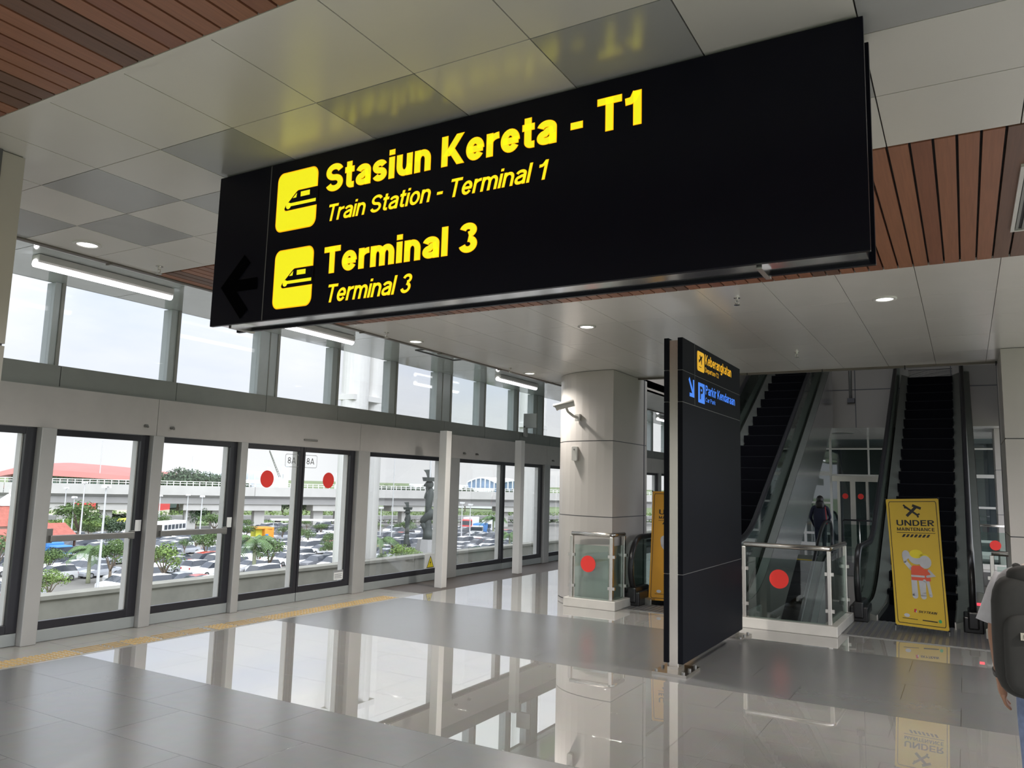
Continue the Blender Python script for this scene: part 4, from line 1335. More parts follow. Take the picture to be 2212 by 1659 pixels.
b.prism([tuple(a + nn * u_ + up * v_) for u_, v_ in sec], tuple((c - a) + d * 0.05)); b.build('sun_shield', 'plastic_white', t)
t = thing('call_point', 'white rounded wall unit on the pillar under the camera', 'call point', (-4.86, 10.2, 2.02))
fpc = [(x, 10.26, z) for x, z in rrect(-4.905, 2.005, -4.815, 2.215, 0.02, 5)]
b = MB(); b.prism(fpc, (0, -0.085, 0)); b.build('case', 'plastic_white', t, bevel=0.004)
b = MB(); b.frustum((-4.86, 10.176, 2.165), (-4.86, 10.170, 2.165), 0.012, 10); b.build('button', 'bar', t)

# ================================================================== PEOPLE
M['skin'] = pmat('skin', (0.36, 0.19, 0.12), 0.5, var=0.06)
M['shirt_white'] = pmat('white_tshirt', (0.62, 0.62, 0.66), 0.8, var=0.08, scale=14, bump=0.3)
M['jeans'] = pmat('blue_jeans', (0.20, 0.26, 0.42), 0.85, var=0.15, scale=30)
M['shoe'] = pmat('dark_shoe', (0.03, 0.03, 0.03), 0.6)
M['hair'] = pmat('black_hair', (0.012, 0.010, 0.010), 0.45, var=0.3, scale=40)
M['navy'] = pmat('navy_clothes', (0.012, 0.014, 0.035), 0.8, var=0.1)
M['pack'] = pmat('charcoal_backpack', (0.028, 0.028, 0.0265), 0.8, var=0.06, scale=30)
M['pack_trim'] = pmat('pack_trim', (0.02, 0.02, 0.02), 0.7)
M['patch'] = pmat('pack_patch', (0.45, 0.43, 0.36), 0.6)
M['strap_red'] = pmat('red_strap', (0.40, 0.05, 0.05), 0.7)
M['eye'] = pmat('eye_white', (0.75, 0.74, 0.72), 0.3)
def superell(mb, c, r, e=0.5, n=24, m=14, mi=0):
    def pw(v): return math.copysign(abs(v) ** e, v)
    vs, fs = [], []
    for i in range(m + 1):
        t = -PI / 2 + PI * i / m
        for j in range(n):
            p = 2 * PI * j / n
            vs.append((c[0] + r[0] * pw(math.cos(t)) * pw(math.cos(p)), c[1] + r[1] * pw(math.cos(t)) * pw(math.sin(p)), c[2] + r[2] * pw(math.sin(t))))
    for i in range(m):
        fs += [(i * n + j, i * n + (j + 1) % n, (i + 1) * n + (j + 1) % n, (i + 1) * n + j) for j in range(n)]
    return mb.add(vs, fs, mi)
def skinned(name, nodes, mats, pick, parent, sub=2):
    """nodes: list of (key, parent key, (x,y,z), radius or (rx,ry)) - grown into one continuous surface"""
    idx = {k: i for i, (k, p, c, r) in enumerate(nodes)}
    me = bpy.data.meshes.new(name)
    me.from_pydata([c for k, p, c, r in nodes], [(idx[p], idx[k]) for k, p, c, r in nodes if p], [])
    o = bpy.data.objects.new(name, me)
    COL.objects.link(o)
    md = o.modifiers.new('skin', 'SKIN')
    md.use_smooth_shade = True
    sk = me.skin_vertices[0].data
    for i, (k, p, c, r) in enumerate(nodes):
        sk[i].radius = (r, r) if isinstance(r, (int, float)) else r
        sk[i].use_root = (p is None)
    ss = o.modifiers.new('subsurf', 'SUBSURF')
    ss.levels = ss.render_levels = sub
    dg = bpy.context.evaluated_depsgraph_get()
    ev = o.evaluated_get(dg)
    m2 = bpy.data.meshes.new_from_object(ev)
    o.modifiers.clear()
    o.data = m2
    bpy.data.meshes.remove(me)
    m2.materials.clear()
    for mm in mats: m2.materials.append(M[mm])
    for f in m2.polygons:
        f.material_index = pick(f.center)
        f.use_smooth = True
    o.parent = parent
    return o
def body_nodes(s, armL, armR, legs):
    """standing figure facing +Y; s scales a 1.70 m person"""
    n = [('pel', None, (0, 0, 0.95), (0.155, 0.115)), ('sp', 'pel', (0, 0.0, 1.13), (0.135, 0.10)), ('ch', 'sp', (0, -0.01, 1.30), (0.165, 0.115)),
         ('cl', 'ch', (0, -0.01, 1.41), (0.13, 0.085)), ('nk', 'cl', (0, 0.0, 1.49), 0.055), ('hd0', 'nk', (0, 0.015, 1.545), (0.068, 0.075)), ('hd1', 'hd0', (0, 0.02, 1.61), (0.08, 0.098)), ('hd2', 'hd1', (0, 0.01, 1.665), (0.062, 0.072)),
         ('ns', 'hd1', (0, 0.125, 1.590), 0.012)]
    for sd_, arm in ((-1, armL), (1, armR)):
        k = 'L' if sd_ < 0 else 'R'
        n.append((k + 'sh', 'cl', (sd_ * 0.185, -0.01, 1.39), 0.062))
        n.append((k + 'el', k + 'sh', arm[0], 0.043))
        n.append((k + 'wr', k + 'el', arm[1], 0.029))
        wv, ev = Vector(arm[1]), Vector(arm[0])
        d = (wv - ev).normalized()
        side = Vector((0, 1, 0)) - d * d.y
        side.normalize()
        pal = wv + d * 0.065
        n.append((k + 'pm', k + 'wr', tuple(pal), (0.036, 0.022)))
        inw = Vector((-sd_, 0, 0))
        for i, (off, ln) in enumerate(((-0.030, 0.062), (-0.010, 0.072), (0.011, 0.078), (0.031, 0.070))):
            a = pal + d * 0.035 + side * off
            b_ = a + d * ln * 0.5 + inw * 0.006
            c_ = b_ + d * ln * 0.42 + inw * 0.022
            n.append(('%sf%da' % (k, i), k + 'pm', tuple(a), 0.0095))
            n.append(('%sf%db' % (k, i), '%sf%da' % (k, i), tuple(b_), 0.0085))
            n.append(('%sf%dc' % (k, i), '%sf%db' % (k, i), tuple(c_), 0.0075))
        a = wv + d * 0.03 + side * 0.040
        n.append((k + 't0', k + 'pm', tuple(a), 0.011))
        n.append((k + 't1', k + 't0', tuple(a + d * 0.045 + side * 0.014 + inw * 0.012), 0.009))
    for sd_, (kn, an) in ((-1, legs[0]), (1, legs[1])):
        k = 'L' if sd_ < 0 else 'R'
        n.append((k + 'hp', 'pel', (sd_ * 0.09, 0, 0.86), 0.092))
        n.append((k + 'kn', k + 'hp', kn, 0.060))
        n.append((k + 'cf', k + 'kn', (kn[0] * 0.6 + an[0] * 0.4, kn[1] * 0.6 + an[1] * 0.4 - 0.015, kn[2] * 0.6 + an[2] * 0.4), 0.056))
        n.append((k + 'an', k + 'cf', an, 0.040))
        n.append((k + 'to', k + 'an', (an[0] + sd_ * 0.015, an[1] + 0.15, 0.035), 0.034))
    return [(k, p, tuple(v * s for v in c), tuple(v * s for v in r) if isinstance(r, tuple) else r * s) for k, p, c, r in n]
def eyes(p, s):
    b = MB()
    for e in (-0.032, 0.032): b.ball((e * s, 0.098 * s, 1.612 * s), 0.012 * s, 8, 6)
    b.build('eyes', 'eye', p, True, local=True)

# the passer-by at the right edge, seen from behind
s = 0.915
p1 = thing('person', 'person in white T-shirt and jeans seen from behind at the right edge', 'person', (0.315, 4.42, 0))
def pick1(c):
    z = c.z / s
    ax = abs(c.x) / s
    if z < 0.075: return 3
    if z > 1.46: return 0
    if ax > 0.19 and z < 1.17: return 0
    if ax > 0.175 and z < 1.05: return 0
    if z < 0.97: return 2
    return 1
nb = body_nodes(s, ((-0.240, -0.05, 1.12), (-0.225, 0.03, 0.885)), ((0.262, -0.04, 1.12), (0.25, 0.06, 0.89)), (((-0.10, 0.03, 0.49), (-0.105, -0.03, 0.075)), ((0.10, -0.02, 0.49), (0.105, -0.16, 0.085))))
skinned('body', nb, ['skin', 'shirt_white', 'jeans', 'shoe'], pick1, p1)
# loose T-shirt sleeves
for sd_ in (-1, 1):
    b = MB()
    a, c = Vector((sd_ * 0.165, -0.01, 1.40)) * s, Vector((sd_ * 0.243, -0.05, 1.155)) * s
    b.tube([a, a.lerp(c, 0.35), a.lerp(c, 0.75), c], [0.072 * s, 0.082 * s, 0.085 * s, 0.088 * s], 14)
    b.build('sleeve', 'shirt_white', p1, True, local=True)
b = MB()
b.ball((0, 0.0, 1.615 * s), (0.094 * s, 0.105 * s, 0.105 * s), 18, 12)
superell(b, (0, -0.065 * s, 1.50 * s), (0.088 * s, 0.05 * s, 0.13 * s), 0.8)
b.build('hair', 'hair', p1, True, local=True)
eyes(p1, s)
b = MB(); b.frustum((-0.229 * s, 0.01 * s, 0.93 * s), (-0.226 * s, 0.025 * s, 0.905 * s), 0.036 * s, 14)
tag(b.build('wristband', 'shoe', p1), 'dark wristband') if False else tag(b.build('wristband', 'shoe', p1, local=True), 'dark wristband')
# backpack worn by the passer-by
bp = thing('backpack', 'large charcoal backpack on the back of the person at the right edge', 'backpack', (0.30, 4.20, 0.80))
b = MB()
superell(b, (0.30, 4.215, 1.045), (0.225, 0.105, 0.265), 0.42)
o = b.build('body', 'pack', bp, True)
b = MB(); superell(b, (0.30, 4.125, 0.98), (0.185, 0.045, 0.17), 0.35); b.build('front_pocket', 'pack', bp, True)
b = MB(); superell(b, (0.30, 4.20, 1.30), (0.16, 0.075, 0.055), 0.7); b.build('top_flap', 'pack', bp, True)
b = MB()
for sx in (0.19, 0.42): b.tube([(sx, 4.27, 1.26), (sx, 4.33, 1.335), (sx, 4.44, 1.33), (sx, 4.55, 1.22), (sx, 4.55, 1.05), (sx - 0.02, 4.42, 0.92), (sx, 4.30, 0.87)], 0.016, 8)
b.build('strap', 'pack_trim', bp, True)
b = MB(); b.box(0.178, 0.215, 4.070, 4.090, 1.045, 1.075, 0)
for (x0, x1, z0, z1) in ((0.189, 0.193, 1.052, 1.068), (0.193, 0.201, 1.064, 1.068), (0.193, 0.201, 1.052, 1.056), (0.200, 0.204, 1.055, 1.065)): b.box(x0, x1, 4.068, 4.071, z0, z1, 1)
tag(b.build('patch', ['patch', 'pack_trim'], bp), 'small pale square patch')

# the distant woman at the far landing
s = 0.91
p2 = thing('person', 'person in dark navy clothes with a red strap standing at the far landing', 'person', (-3.18, 21.0, 0))
def pick2(c):
    z = c.z / s
    if z < 0.075: return 2
    if z > 1.50: return 0
    if abs(c.x) / s > 0.2 and z < 0.90: return 0
    return 1
nb = body_nodes(s, ((-0.255, -0.03, 1.13), (-0.20, 0.10, 0.93)), ((0.25, 0.0, 1.13), (0.17, 0.14, 1.0)), (((-0.09, 0.02, 0.49), (-0.09, -0.02, 0.075)), ((0.09, 0.0, 0.49), (0.095, -0.05, 0.075))))
skinned('body', nb, ['skin', 'navy', 'shoe'], pick2, p2)
b = MB()
superell(b, (0, 0.0, 1.12 * s), (0.185 * s, 0.135 * s, 0.36 * s), 0.75)
tag(b.build('tunic', 'navy', p2, True, local=True), 'dark navy tunic')
b = MB()
b.ball((0, -0.005, 1.615 * s), (0.098 * s, 0.108 * s, 0.11 * s), 16, 10)
superell(b, (0, -0.055 * s, 1.47 * s), (0.115 * s, 0.075 * s, 0.13 * s), 0.8)
b.build('hair', 'hair', p2, True, local=True)
eyes(p2, s)
b = MB()
b.tube([(0.13 * s, 0.02 * s, 1.46 * s), (0.15 * s, -0.13 * s, 1.38 * s), (0.17 * s, -0.155 * s, 1.15 * s), (0.18 * s, -0.12 * s, 0.95 * s)], 0.013, 6)
tag(b.build('bag_strap', 'strap_red', p2, True, local=True), 'thin red bag strap')

# ================================================================== OUTSIDE
G = -9.79           # level of the car park below the platform
K = 0.87            # scales outdoor distances and heights about the camera
G0 = -11.5
def H(z):
    """level scaled about the camera height"""
    return G + (z - G0) * K
def polar(az, d, z=G0):  # az and d were worked out from pixel positions in the image
    """bearing in degrees to the left of the station axis, and distance, from image pixels, before scaling about the camera"""
    a = math.radians(az)
    return Vector((-math.sin(a) * d * K, math.cos(a) * d * K, H(z)))
M['asphalt'] = pmat('car_park_asphalt', (0.19, 0.182, 0.165), 0.9, var=0.1, scale=0.2)
M['field'] = pmat('field_green', (0.14, 0.18, 0.08), 0.95, var=0.25, scale=0.05)
b = MB()
b.box(-152, -28, -40, 285, G - 0.3, G)
tag(b.build('ground', 'asphalt'), 'pale asphalt of the large outdoor car park', 'ground', kind='structure')
b = MB()
b.poly([(-3000, -1500, G - 0.32), (1500, -1500, G - 0.32), (1500, 4000, G - 0.32), (-3000, 4000, G - 0.32)])
tag(b.build('land', 'field', origin=(0, 0, G - 0.32)), 'flat green land beyond the car park', 'land', kind='structure')
# track bed and parapet of the station viaduct
b = MB(); b.box(-12.4, -8.0, -20, 60, -1.6, -1.1)
tag(b.build('track_bed', 'concrete_dark'), 'dark concrete track bed outside the screen doors', 'track bed', kind='structure')
t = thing('wall_parapet', 'stained concrete parapet wall across the track', 'parapet', (-12.1, 15, -1.2), kind='structure')
b = MB()
y = -20
while y < 60:
    b.box(-12.28, -12.0, y + 0.006, y + 5.994, -2.4, -0.26); y += 6
b.box(-12.32, -11.97, -20, 60, -0.26, -0.20)
b.build('wall', 'concrete', t)
b = MB()
y = -2.0
while y < 45:
    for dz in (-0.62,):
        b.frustum((-11.998, y, dz), (-11.988, y, dz), 0.045, 14); b.frustum((-11.988, y, dz), (-11.985, y, dz), 0.022, 10)
    y += 1.15
b.build('tie_hole', 'concrete_dark', t)
for (y, r, lab) in ((14.33, 0.33, 'left of two white round columns across the track'), (15.02, 0.25, 'right of two white round columns across the track'), (23.1, 0.33, 'white round column across the track near the pillar'), (23.85, 0.25, 'slim white round column across the track near the pillar')):
    b = MB(); b.frustum((-12.75, y, G), (-12.75, y, 7.5), r, 24)
    tag(b.build('outdoor_column', 'white_metal', smooth=False), lab, 'column', kind='structure')
b = MB()
for y in (14.3, 23.0):
    b.box(-13.0, -12.5, y - 0.3, y + 1.0, 3.55, 3.68)
tag(b.build('trim_5', 'white_metal'), 'short white tie beams between the round columns', 'beam', kind='structure')

# ------------------------------------------------------------------ viaduct with railing
VP, VD = Vector((-145, 165, 0)) * K, Vector((0.47, 0.883, 0)).normalized()
VN = Vector((VD.y, -VD.x, 0))     # towards the station
def vbox(mb, s0, s1, n0, n1, z0, z1, mi=0):
    q = [VP + (VD * a + VN * c) * K for a, c in ((s0, n0), (s0, n1), (s1, n1), (s1, n0))]
    mb.prism([(p.x, p.y, H(z0)) for p in q], (0, 0, (z1 - z0) * K), mi)
t = thing('viaduct', 'long elevated concrete road viaduct crossing behind the car park', 'viaduct', (VP.x, VP.y, G))
b = MB()
for i in range(-4, 9): vbox(b, i * 27 + 0.05, (i + 1) * 27 - 0.05, 0.0, 0.5, -3.2, -0.9)
b.build('parapet', 'concrete_light', t)
b = MB(); vbox(b, -110, 243, -9, 0.0, -3.6, -2.6); vbox(b, -110, 243, -8, -0.4, -5.3, -3.6); b.build('girder', 'concrete_grey', t)
b = MB()
s_ = -84
while s_ < 195:
    vbox(b, s_, s_ + 0.16, 0.1, 0.3, -0.9, 0.15); s_ += 1.5
vbox(b, -84, 195, 0.12, 0.28, 0.05, 0.2); vbox(b, -84, 195, 0.12, 0.28, -0.45, -0.32)
b.build('railing', 'white_metal', t)
for az in (60.5, 56.3, 51.2, 47.6, 42.8, 37.4, 29.6, 24.0):
    a = math.radians(az)
    d = Vector((-math.sin(a), math.cos(a), 0))
    den = d.x * VD.y - d.y * VD.x
    k = (VP.x * VD.y - VP.y * VD.x) / den
    P = d * k - VN * 4 * K
    sp = (P - VP).dot(VD) / K
    b = MB()
    for off in ((-1.6, 1.6) if az not in (47.6, 37.4) else (0,)):
        vbox(b, sp + off * 2.0 - 1.3, sp + off * 2.0 + 1.3, -5.0, -2.2, G0, -5.9, 0)
    vbox(b, sp - 5.2, sp + 5.2, -6.5, -0.8, -6.9, -5.3, 0)
    b.build('pier', 'concrete_light', t)

# ------------------------------------------------------------------ low ramp wall with a hedge on top, behind the viaduct
t = thing('ramp_wall', 'low grey ramp wall running behind the viaduct piers', 'ramp wall', (-127, 135, G))
b = MB(); vbox(b, -75, 150, -28, -24, G0 + 0.9, -9.3); vbox(b, -75, 150, -24.2, -23.6, -10.4, -9.5)
for i in range(-5, 11): vbox(b, i * 14, i * 14 + 1.2, -27, -25, G0, G0 + 1.0)
b.build('wall', 'concrete_grey', t)

# ------------------------------------------------------------------ vegetation
def leafmat(name, col): return pmat(name, col, 0.75, var=0.35, scale=0.9)
M['leaf_mid'] = leafmat('leaf_mid_green', (0.075, 0.125, 0.035))
M['leaf_light'] = leafmat('leaf_light_green', (0.13, 0.20, 0.045))
M['leaf_dark'] = leafmat('leaf_dark_green', (0.04, 0.068, 0.032))
M['leaf_palm'] = leafmat('palm_green', (0.09, 0.15, 0.055))
M['bark'] = pmat('bark', (0.20, 0.16, 0.12), 0.9, var=0.2)
M['palm_bark'] = pmat('palm_bark', (0.34, 0.36, 0.24), 0.85, var=0.15)
def leaves(mb, blobs, n, size, rnd):
    tot = sum(r[0] * r[1] * r[2] for c, r in blobs) ** 1.0
    for c, r in blobs:
        k = max(6, int(n * (r[0] * r[1] * r[2]) / tot))
        for _ in range(k):
            while True:
                p = Vector((rnd.uniform(-1, 1), rnd.uniform(-1, 1), rnd.uniform(-1, 1)))
                if 0.2 < p.length < 1: break
            q = Vector((c[0] + p.x * r[0], c[1] + p.y * r[1], c[2] + p.z * r[2]))
            nrm = (p + Vector((rnd.gauss(0, .5), rnd.gauss(0, .5), rnd.gauss(0.4, .5)))).normalized()
            a = nrm.orthogonal().normalized()
            a.rotate(Matrix.Rotation(rnd.uniform(0, 6.28), 3, nrm))
            bb = nrm.cross(a)
            s1, s2 = size * rnd.uniform(0.6, 1.3), size * rnd.uniform(0.35, 0.7)
            mb.poly([q - a * s1, q - bb * s2, q + a * s1, q + bb * s2])
def make_tree(seed, leaf, h, w, trunk_h, spread, nleaf, size, flat=1.0):
    rnd = random.Random(seed)
    t = bpy.data.objects.new('tree', None); COL.objects.link(t)
    b = MB()
    blobs = []
    tips = []
    for i in range(spread):
        a = 2 * PI * i / spread + rnd.uniform(-.4, .4)
        rr = w * 0.5 * rnd.uniform(0.3, 0.72)
        z = trunk_h + (h - trunk_h) * rnd.uniform(0.3, 0.75)
        tips.append((rr * math.cos(a), rr * math.sin(a), z))
        k = rnd.uniform(0.75, 1.2)
        blobs.append((tips[-1], (w * 0.24 * k, w * 0.24 * k, (h - trunk_h) * 0.26 * k * flat)))
    blobs.append(((0, 0, h - (h - trunk_h) * 0.3), (w * 0.28, w * 0.28, (h - trunk_h) * 0.3)))
    leaves(b, blobs, nleaf, size, rnd)
    b.build('crown', leaf, t, local=True)
    b = MB()
    tr = h * 0.022 + 0.04
    b.tube([(0, 0, 0), (rnd.uniform(-.1, .1), rnd.uniform(-.1, .1), trunk_h * 0.6), (0, 0, trunk_h + 0.2)], [tr * 1.3, tr, tr * 0.8], 7)
    for p in tips[:6]: b.tube([(0, 0, trunk_h * 0.75), (p[0] * 0.5, p[1] * 0.5, (trunk_h + p[2]) / 2), p], [tr * 0.6, tr * 0.4, tr * 0.15], 5)
    b.build('trunk', 'bark', t, True, local=True)
    return t
def make_palm(seed, h, fl_, nf=13):
    rnd = random.Random(seed)
    t = bpy.data.objects.new('palm_tree', None); COL.objects.link(t)
    b = MB(); b.tube([(0, 0, 0), (0.05, 0, h * 0.3), (0.0, 0.05, h * 0.7), (0, 0, h)], [0.24, 0.2, 0.17, 0.12], 9)
    b.build('trunk', 'palm_bark', t, True, local=True)
    for i in range(nf):
        a = 2 * PI * i / nf + rnd.uniform(-.2, .2)
        el = rnd.uniform(0.15, 1.1)
        d = Vector((math.cos(a), math.sin(a), 0))
        b = MB()
        pts = []
        for k in range(9):
            u = k / 8
            pts.append(Vector((0, 0, h)) + d * fl_ * u * math.cos(el * 0.6) + Vector((0, 0, fl_ * (math.sin(el) * u - (0.55 + 0.35 * math.sin(el)) * u * u))))
        sd_ = Vector((-d.y, d.x, 0))
        for k in range(8):
            for sgn in (-1, 1):
                for m_ in (0.15, 0.65):
                    p = pts[k].lerp(pts[k + 1], m_)
                    ln = fl_ * 0.34 * (1 - 0.6 * abs(k / 8 - 0.35))
                    tip = p + sd_ * sgn * ln * 0.75 + (pts[k + 1] - pts[k]).normalized() * ln * 0.5 - Vector((0, 0, ln * 0.42))
                    wv = (pts[k + 1] - pts[k]).normalized() * 0.085
                    b.poly([p - wv, p + wv, tip + wv * 0.2, tip - wv * 0.2])
        b.tube(pts, 0.025, 4)
        b.build('frond', 'leaf_palm', t, local=True)
    return t
PROTO = {}
PROTO['spread'] = make_tree(1, 'leaf_mid', 5.6, 8.0, 2.0, 9, 1500, 0.20, 0.7)
PROTO['small'] = make_tree(2, 'leaf_mid', 5.0, 4.2, 1.9, 7, 900, 0.15)
PROTO['light'] = make_tree(3, 'leaf_light', 4.6, 4.4, 1.5, 7, 900, 0.16)
PROTO['round'] = make_tree(4, 'leaf_dark', 6.0, 6.4, 1.0, 9, 1500, 0.24)
PROTO['big'] = make_tree(5, 'leaf_dark', 14.0, 17.0, 3.0, 12, 2200, 0.60, 0.8)
PROTO['bush'] = make_tree(6, 'leaf_light', 2.6, 5.0, 0.4, 7, 600, 0.22)
PROTO['palm'] = make_palm(1, 3.6, 2.7)
TREES = {k: tree_of(v) for k, v in PROTO.items()}
used = set()
TRUNKS = []
def plant(kind, az, d, sc_, label, group=None):
    if kind in used: o = copy_tree(TREES[kind])
    else:
        o = PROTO[kind]; used.add(kind)
    o.location = polar(az, d)
    TRUNKS.append((o.location.x, o.location.y))
    o.rotation_euler = (0, 0, random.uniform(0, 6.28))
    o.scale = (sc_ * (K if kind == 'big' or d > 200 else 0.86),) * 3
    tag(o, label, 'palm tree' if kind == 'palm' else ('bush' if kind == 'bush' else 'tree'), group)
    return o
random.seed(11)
GC = 'small green trees among the parked cars'
LC = 'small green tree growing among the parked cars'
for kind, az, d, sc_, lab, grp in (
    ('spread', 58.7, 168, 1.45, 'broad flat-topped tree above the left push bar', None),
    ('round', 56.6, 168, 0.85, 'dense dark tree beside the broad flat-topped tree', None),
    ('small', 56.7, 106, 1.12, 'young tree by the car row behind the left push bar door', None),
    ('palm', 57.9, 108, 1.1, 'palm with drooping fronds among cars in the left push bar door', None),
    ('light', 60.0, 92, 0.8, 'leafy treetop just over the parapet in the left push bar door', None),
    ('small', 62.9, 112, 1.2, 'green tree in the leftmost screen pane above the cars', None),
    ('big', 62.5, 215, 0.75, 'tall spreading tree behind the red roofed kiosk', None),
    ('round', 51.8, 212, 1.0, 'dark round tree below the viaduct in the second push bar door', None),
    ('spread', 50.6, 186, 0.95, 'light tree behind the upper end of the second push bar', None),
    ('small', 53.9, 186, 1.0, 'tree at the left end of the white shed', None),
    ('light', 53.5, 103, 1.15, 'leafy tree low at the left of the second push bar door', None),
    ('small', 51.0, 128, 0.95, 'small tree at the right of the second push bar door', None),
    ('palm', 47.9, 110, 1.35, 'big palm tree in the left sliding door leaf', None),
    ('small', 46.9, 110, 1.1, 'thin branching tree right of the big palm', None),
    ('spread', 48.6, 170, 0.65, 'low tree left of the orange kiosk', None),
    ('small', 44.9, 152, 0.85, 'small tree at the left of the right sliding door leaf', None),
    ('small', 42.9, 140, 0.85, 'small tree at the right of the right sliding door leaf', None),
    ('palm', 39.3, 122, 1.15, 'palm left of the dark statue', None),
    ('light', 38.0, 112, 1.0, 'bright green bush at the foot of the dark statue', None),
    ('light', 37.2, 118, 0.8, 'bright green shrub right of the statue foot', None),
    ('palm', 31.3, 190, 1.35, 'palm in the far sliding door right of the statue', None),
    ('palm', 30.1, 150, 1.0, 'palm behind the second white post', None),
    ('round', 56.8, 214, 0.62, 'left of two dark conical trees under the viaduct', None), ('round', 56.3, 214, 0.62, 'right of two dark conical trees under the viaduct', None)):
    plant(kind, az, d, sc_, lab, grp)
for i in range(40):
    plant(random.choice(['small', 'small', 'light', 'spread']), random.uniform(29, 62), random.uniform(112, 205), random.uniform(0.5, 0.85), LC, GC)
for az, d, sc_ in ((54.2, 310, 1.0), (53.0, 320, 1.15), (52.2, 300, 1.1), (51.3, 315, 1.05), (50.4, 330, 1.0), (49.6, 340, 0.9)):
    plant('big', az, d, sc_, 'large dark tree rising behind the viaduct', 'large dark trees behind the viaduct, left part')
for az in (48.9, 48.1, 47.0, 46.2, 45.4, 44.6, 43.6):
    plant('big', az, 275 + random.uniform(-8, 8), 0.62, 'dark tree in the row seen under the viaduct deck', 'dark trees seen under the viaduct deck')
for az in (40.8, 40.0, 39.1, 38.3, 37.4, 36.4, 34.6, 33.4, 30.6, 29.7, 28.6):
    plant('big', az, 365 + random.uniform(-10, 10), 0.80, 'distant tree crown showing over the viaduct railing', 'distant trees over the viaduct railing')
for i in range(16):
    plant('bush', 60.6 - i * 0.42, 205 + random.uniform(-12, 8), random.uniform(0.8, 1.3), 'light green bush on the slope under the viaduct', 'light green bushes under the viaduct')
# hedge on the ramp
b = MB(); rnd = random.Random(5)
for i in range(75):
    c = VP + (VD * (-75 + i * 3) - VN * 25) * K
    leaves(b, [((c.x, c.y, H(-8.6) + rnd.uniform(-.1, .1)), (1.5, 1.5, 0.58))], 40, 0.3, rnd)
h = b.build('hedge', 'leaf_light'); tag(h, 'long clipped hedge growing on top of the low ramp wall', 'hedge', kind='stuff')
b = MB(); rnd = random.Random(8)
for i in range(50):
    c = VP + (VD * (-75 + i * 4.5) - VN * 21) * K
    leaves(b, [((c.x, c.y, G + 0.5), (1.8, 1.8, 0.7))], 26, 0.36, rnd)
tag(b.build('undergrowth', 'leaf_mid'), 'rough green undergrowth at the foot of the ramp wall', 'undergrowth', kind='stuff')

# ------------------------------------------------------------------ buildings far off
M['roof_red'] = pmat('terminal_red_roof', (0.46, 0.15, 0.13), 0.6, var=0.06, scale=0.1)
M['roof_tile'] = pmat('red_roof_tile', (0.33, 0.10, 0.075), 0.8, var=0.15, scale=2)
M['build_white'] = pmat('pale_building', (0.70, 0.70, 0.70), 0.8, var=0.04, scale=0.1)
M['build_hazed'] = pmat('far_hazed_tower', (0.66, 0.71, 0.79), 0.9, var=0.04, scale=0.05)  # distance haze put into the pale bluish colour
M['glass_teal'] = pmat('teal_glazing', (0.24, 0.36, 0.33), 0.4, var=0.25, scale=0.4)
M['glass_blue'] = pmat('blue_glazing', (0.28, 0.40, 0.56), 0.35, var=0.15, scale=0.2)
M['wall_red'] = pmat('red_wall', (0.66, 0.07, 0.07), 0.7, var=0.08)
M['wall_cream'] = pmat('cream_wall', (0.64, 0.60, 0.50), 0.8)
M['paint_orange'] = pmat('orange_paint', (0.70, 0.28, 0.03), 0.6)
M['paint_lime'] = pmat('lime_paint', (0.62, 0.62, 0.05), 0.6)
M['paint_blue'] = pmat('blue_paint', (0.06, 0.22, 0.55), 0.5)
M['dark_timber'] = pmat('dark_timber', (0.10, 0.05, 0.035), 0.7)
M['pole'] = pmat('lamp_pole', (0.55, 0.56, 0.57), 0.5, metal=0.3)
M['bronze'] = pmat('dark_bronze', (0.045, 0.052, 0.048), 0.6, metal=0.1, var=0.3, scale=1.2)
def strip(mb, az0, d0, az1, d1, z0, z1, depth, mi=0):
    p, q = polar(az0, d0, 0), polar(az1, d1, 0)
    dd = (q - p).normalized(); n = Vector((-dd.y, dd.x, 0))
    if n.dot(p) < 0: n = -n
    mb.prism([(v.x, v.y, H(z0)) for v in (p, q, q + n * depth * K, p + n * depth * K)], (0, 0, (z1 - z0) * K), mi)
# airport terminal with the long hull-shaped red roof
tp = polar(63.0, 360, 0); tq = polar(52.4, 330, 0)
td = (tq - tp).normalized(); tn = Vector((-td.y, td.x, 0)); tn = tn if tn.dot(tp) > 0 else -tn
TL = (tq - tp).length
t = thing('terminal_building', 'airport terminal with long hull-shaped red roof behind the viaduct', 'building', ((tp + tq) / 2).to_tuple()[:2] + (G,))
b = MB()
n = 22
def prof(u):   # upper and lower edge of the roof along its length
    top = 4.6 - 5.4 * u ** 1.7 - 2.2 * max(0, 0.10 - u) / 0.10
    bot = 0.6 - 2.2 * u ** 1.2 - 1.5 * max(0, 0.08 - u) / 0.08
    if u > 0.8: bot = min(bot, top - 0.15)
    return top, min(bot, top - 0.25)
vs, fs = [], []
for i in range(n + 1):
    u = i / n
    top, bot = prof(u)
    p = tp + td * (u * TL)
    for dn, z in ((-5, bot), (-3.5, (top + bot) / 2 + 0.3), (4, top), (30, top + 1.2), (60, top - 1), (60, bot)):
        vs.append((p.x + tn.x * dn * K, p.y + tn.y * dn * K, H(z)))
for i in range(n):
    fs += [(i * 6 + j, (i + 1) * 6 + j, (i + 1) * 6 + (j + 1) % 6, i * 6 + (j + 1) % 6) for j in range(6)]
fs += [tuple(range(6)), tuple(range(n * 6, n * 6 + 6))[::-1]]
b.add(vs, fs); b.build('roof', 'roof_red', t)
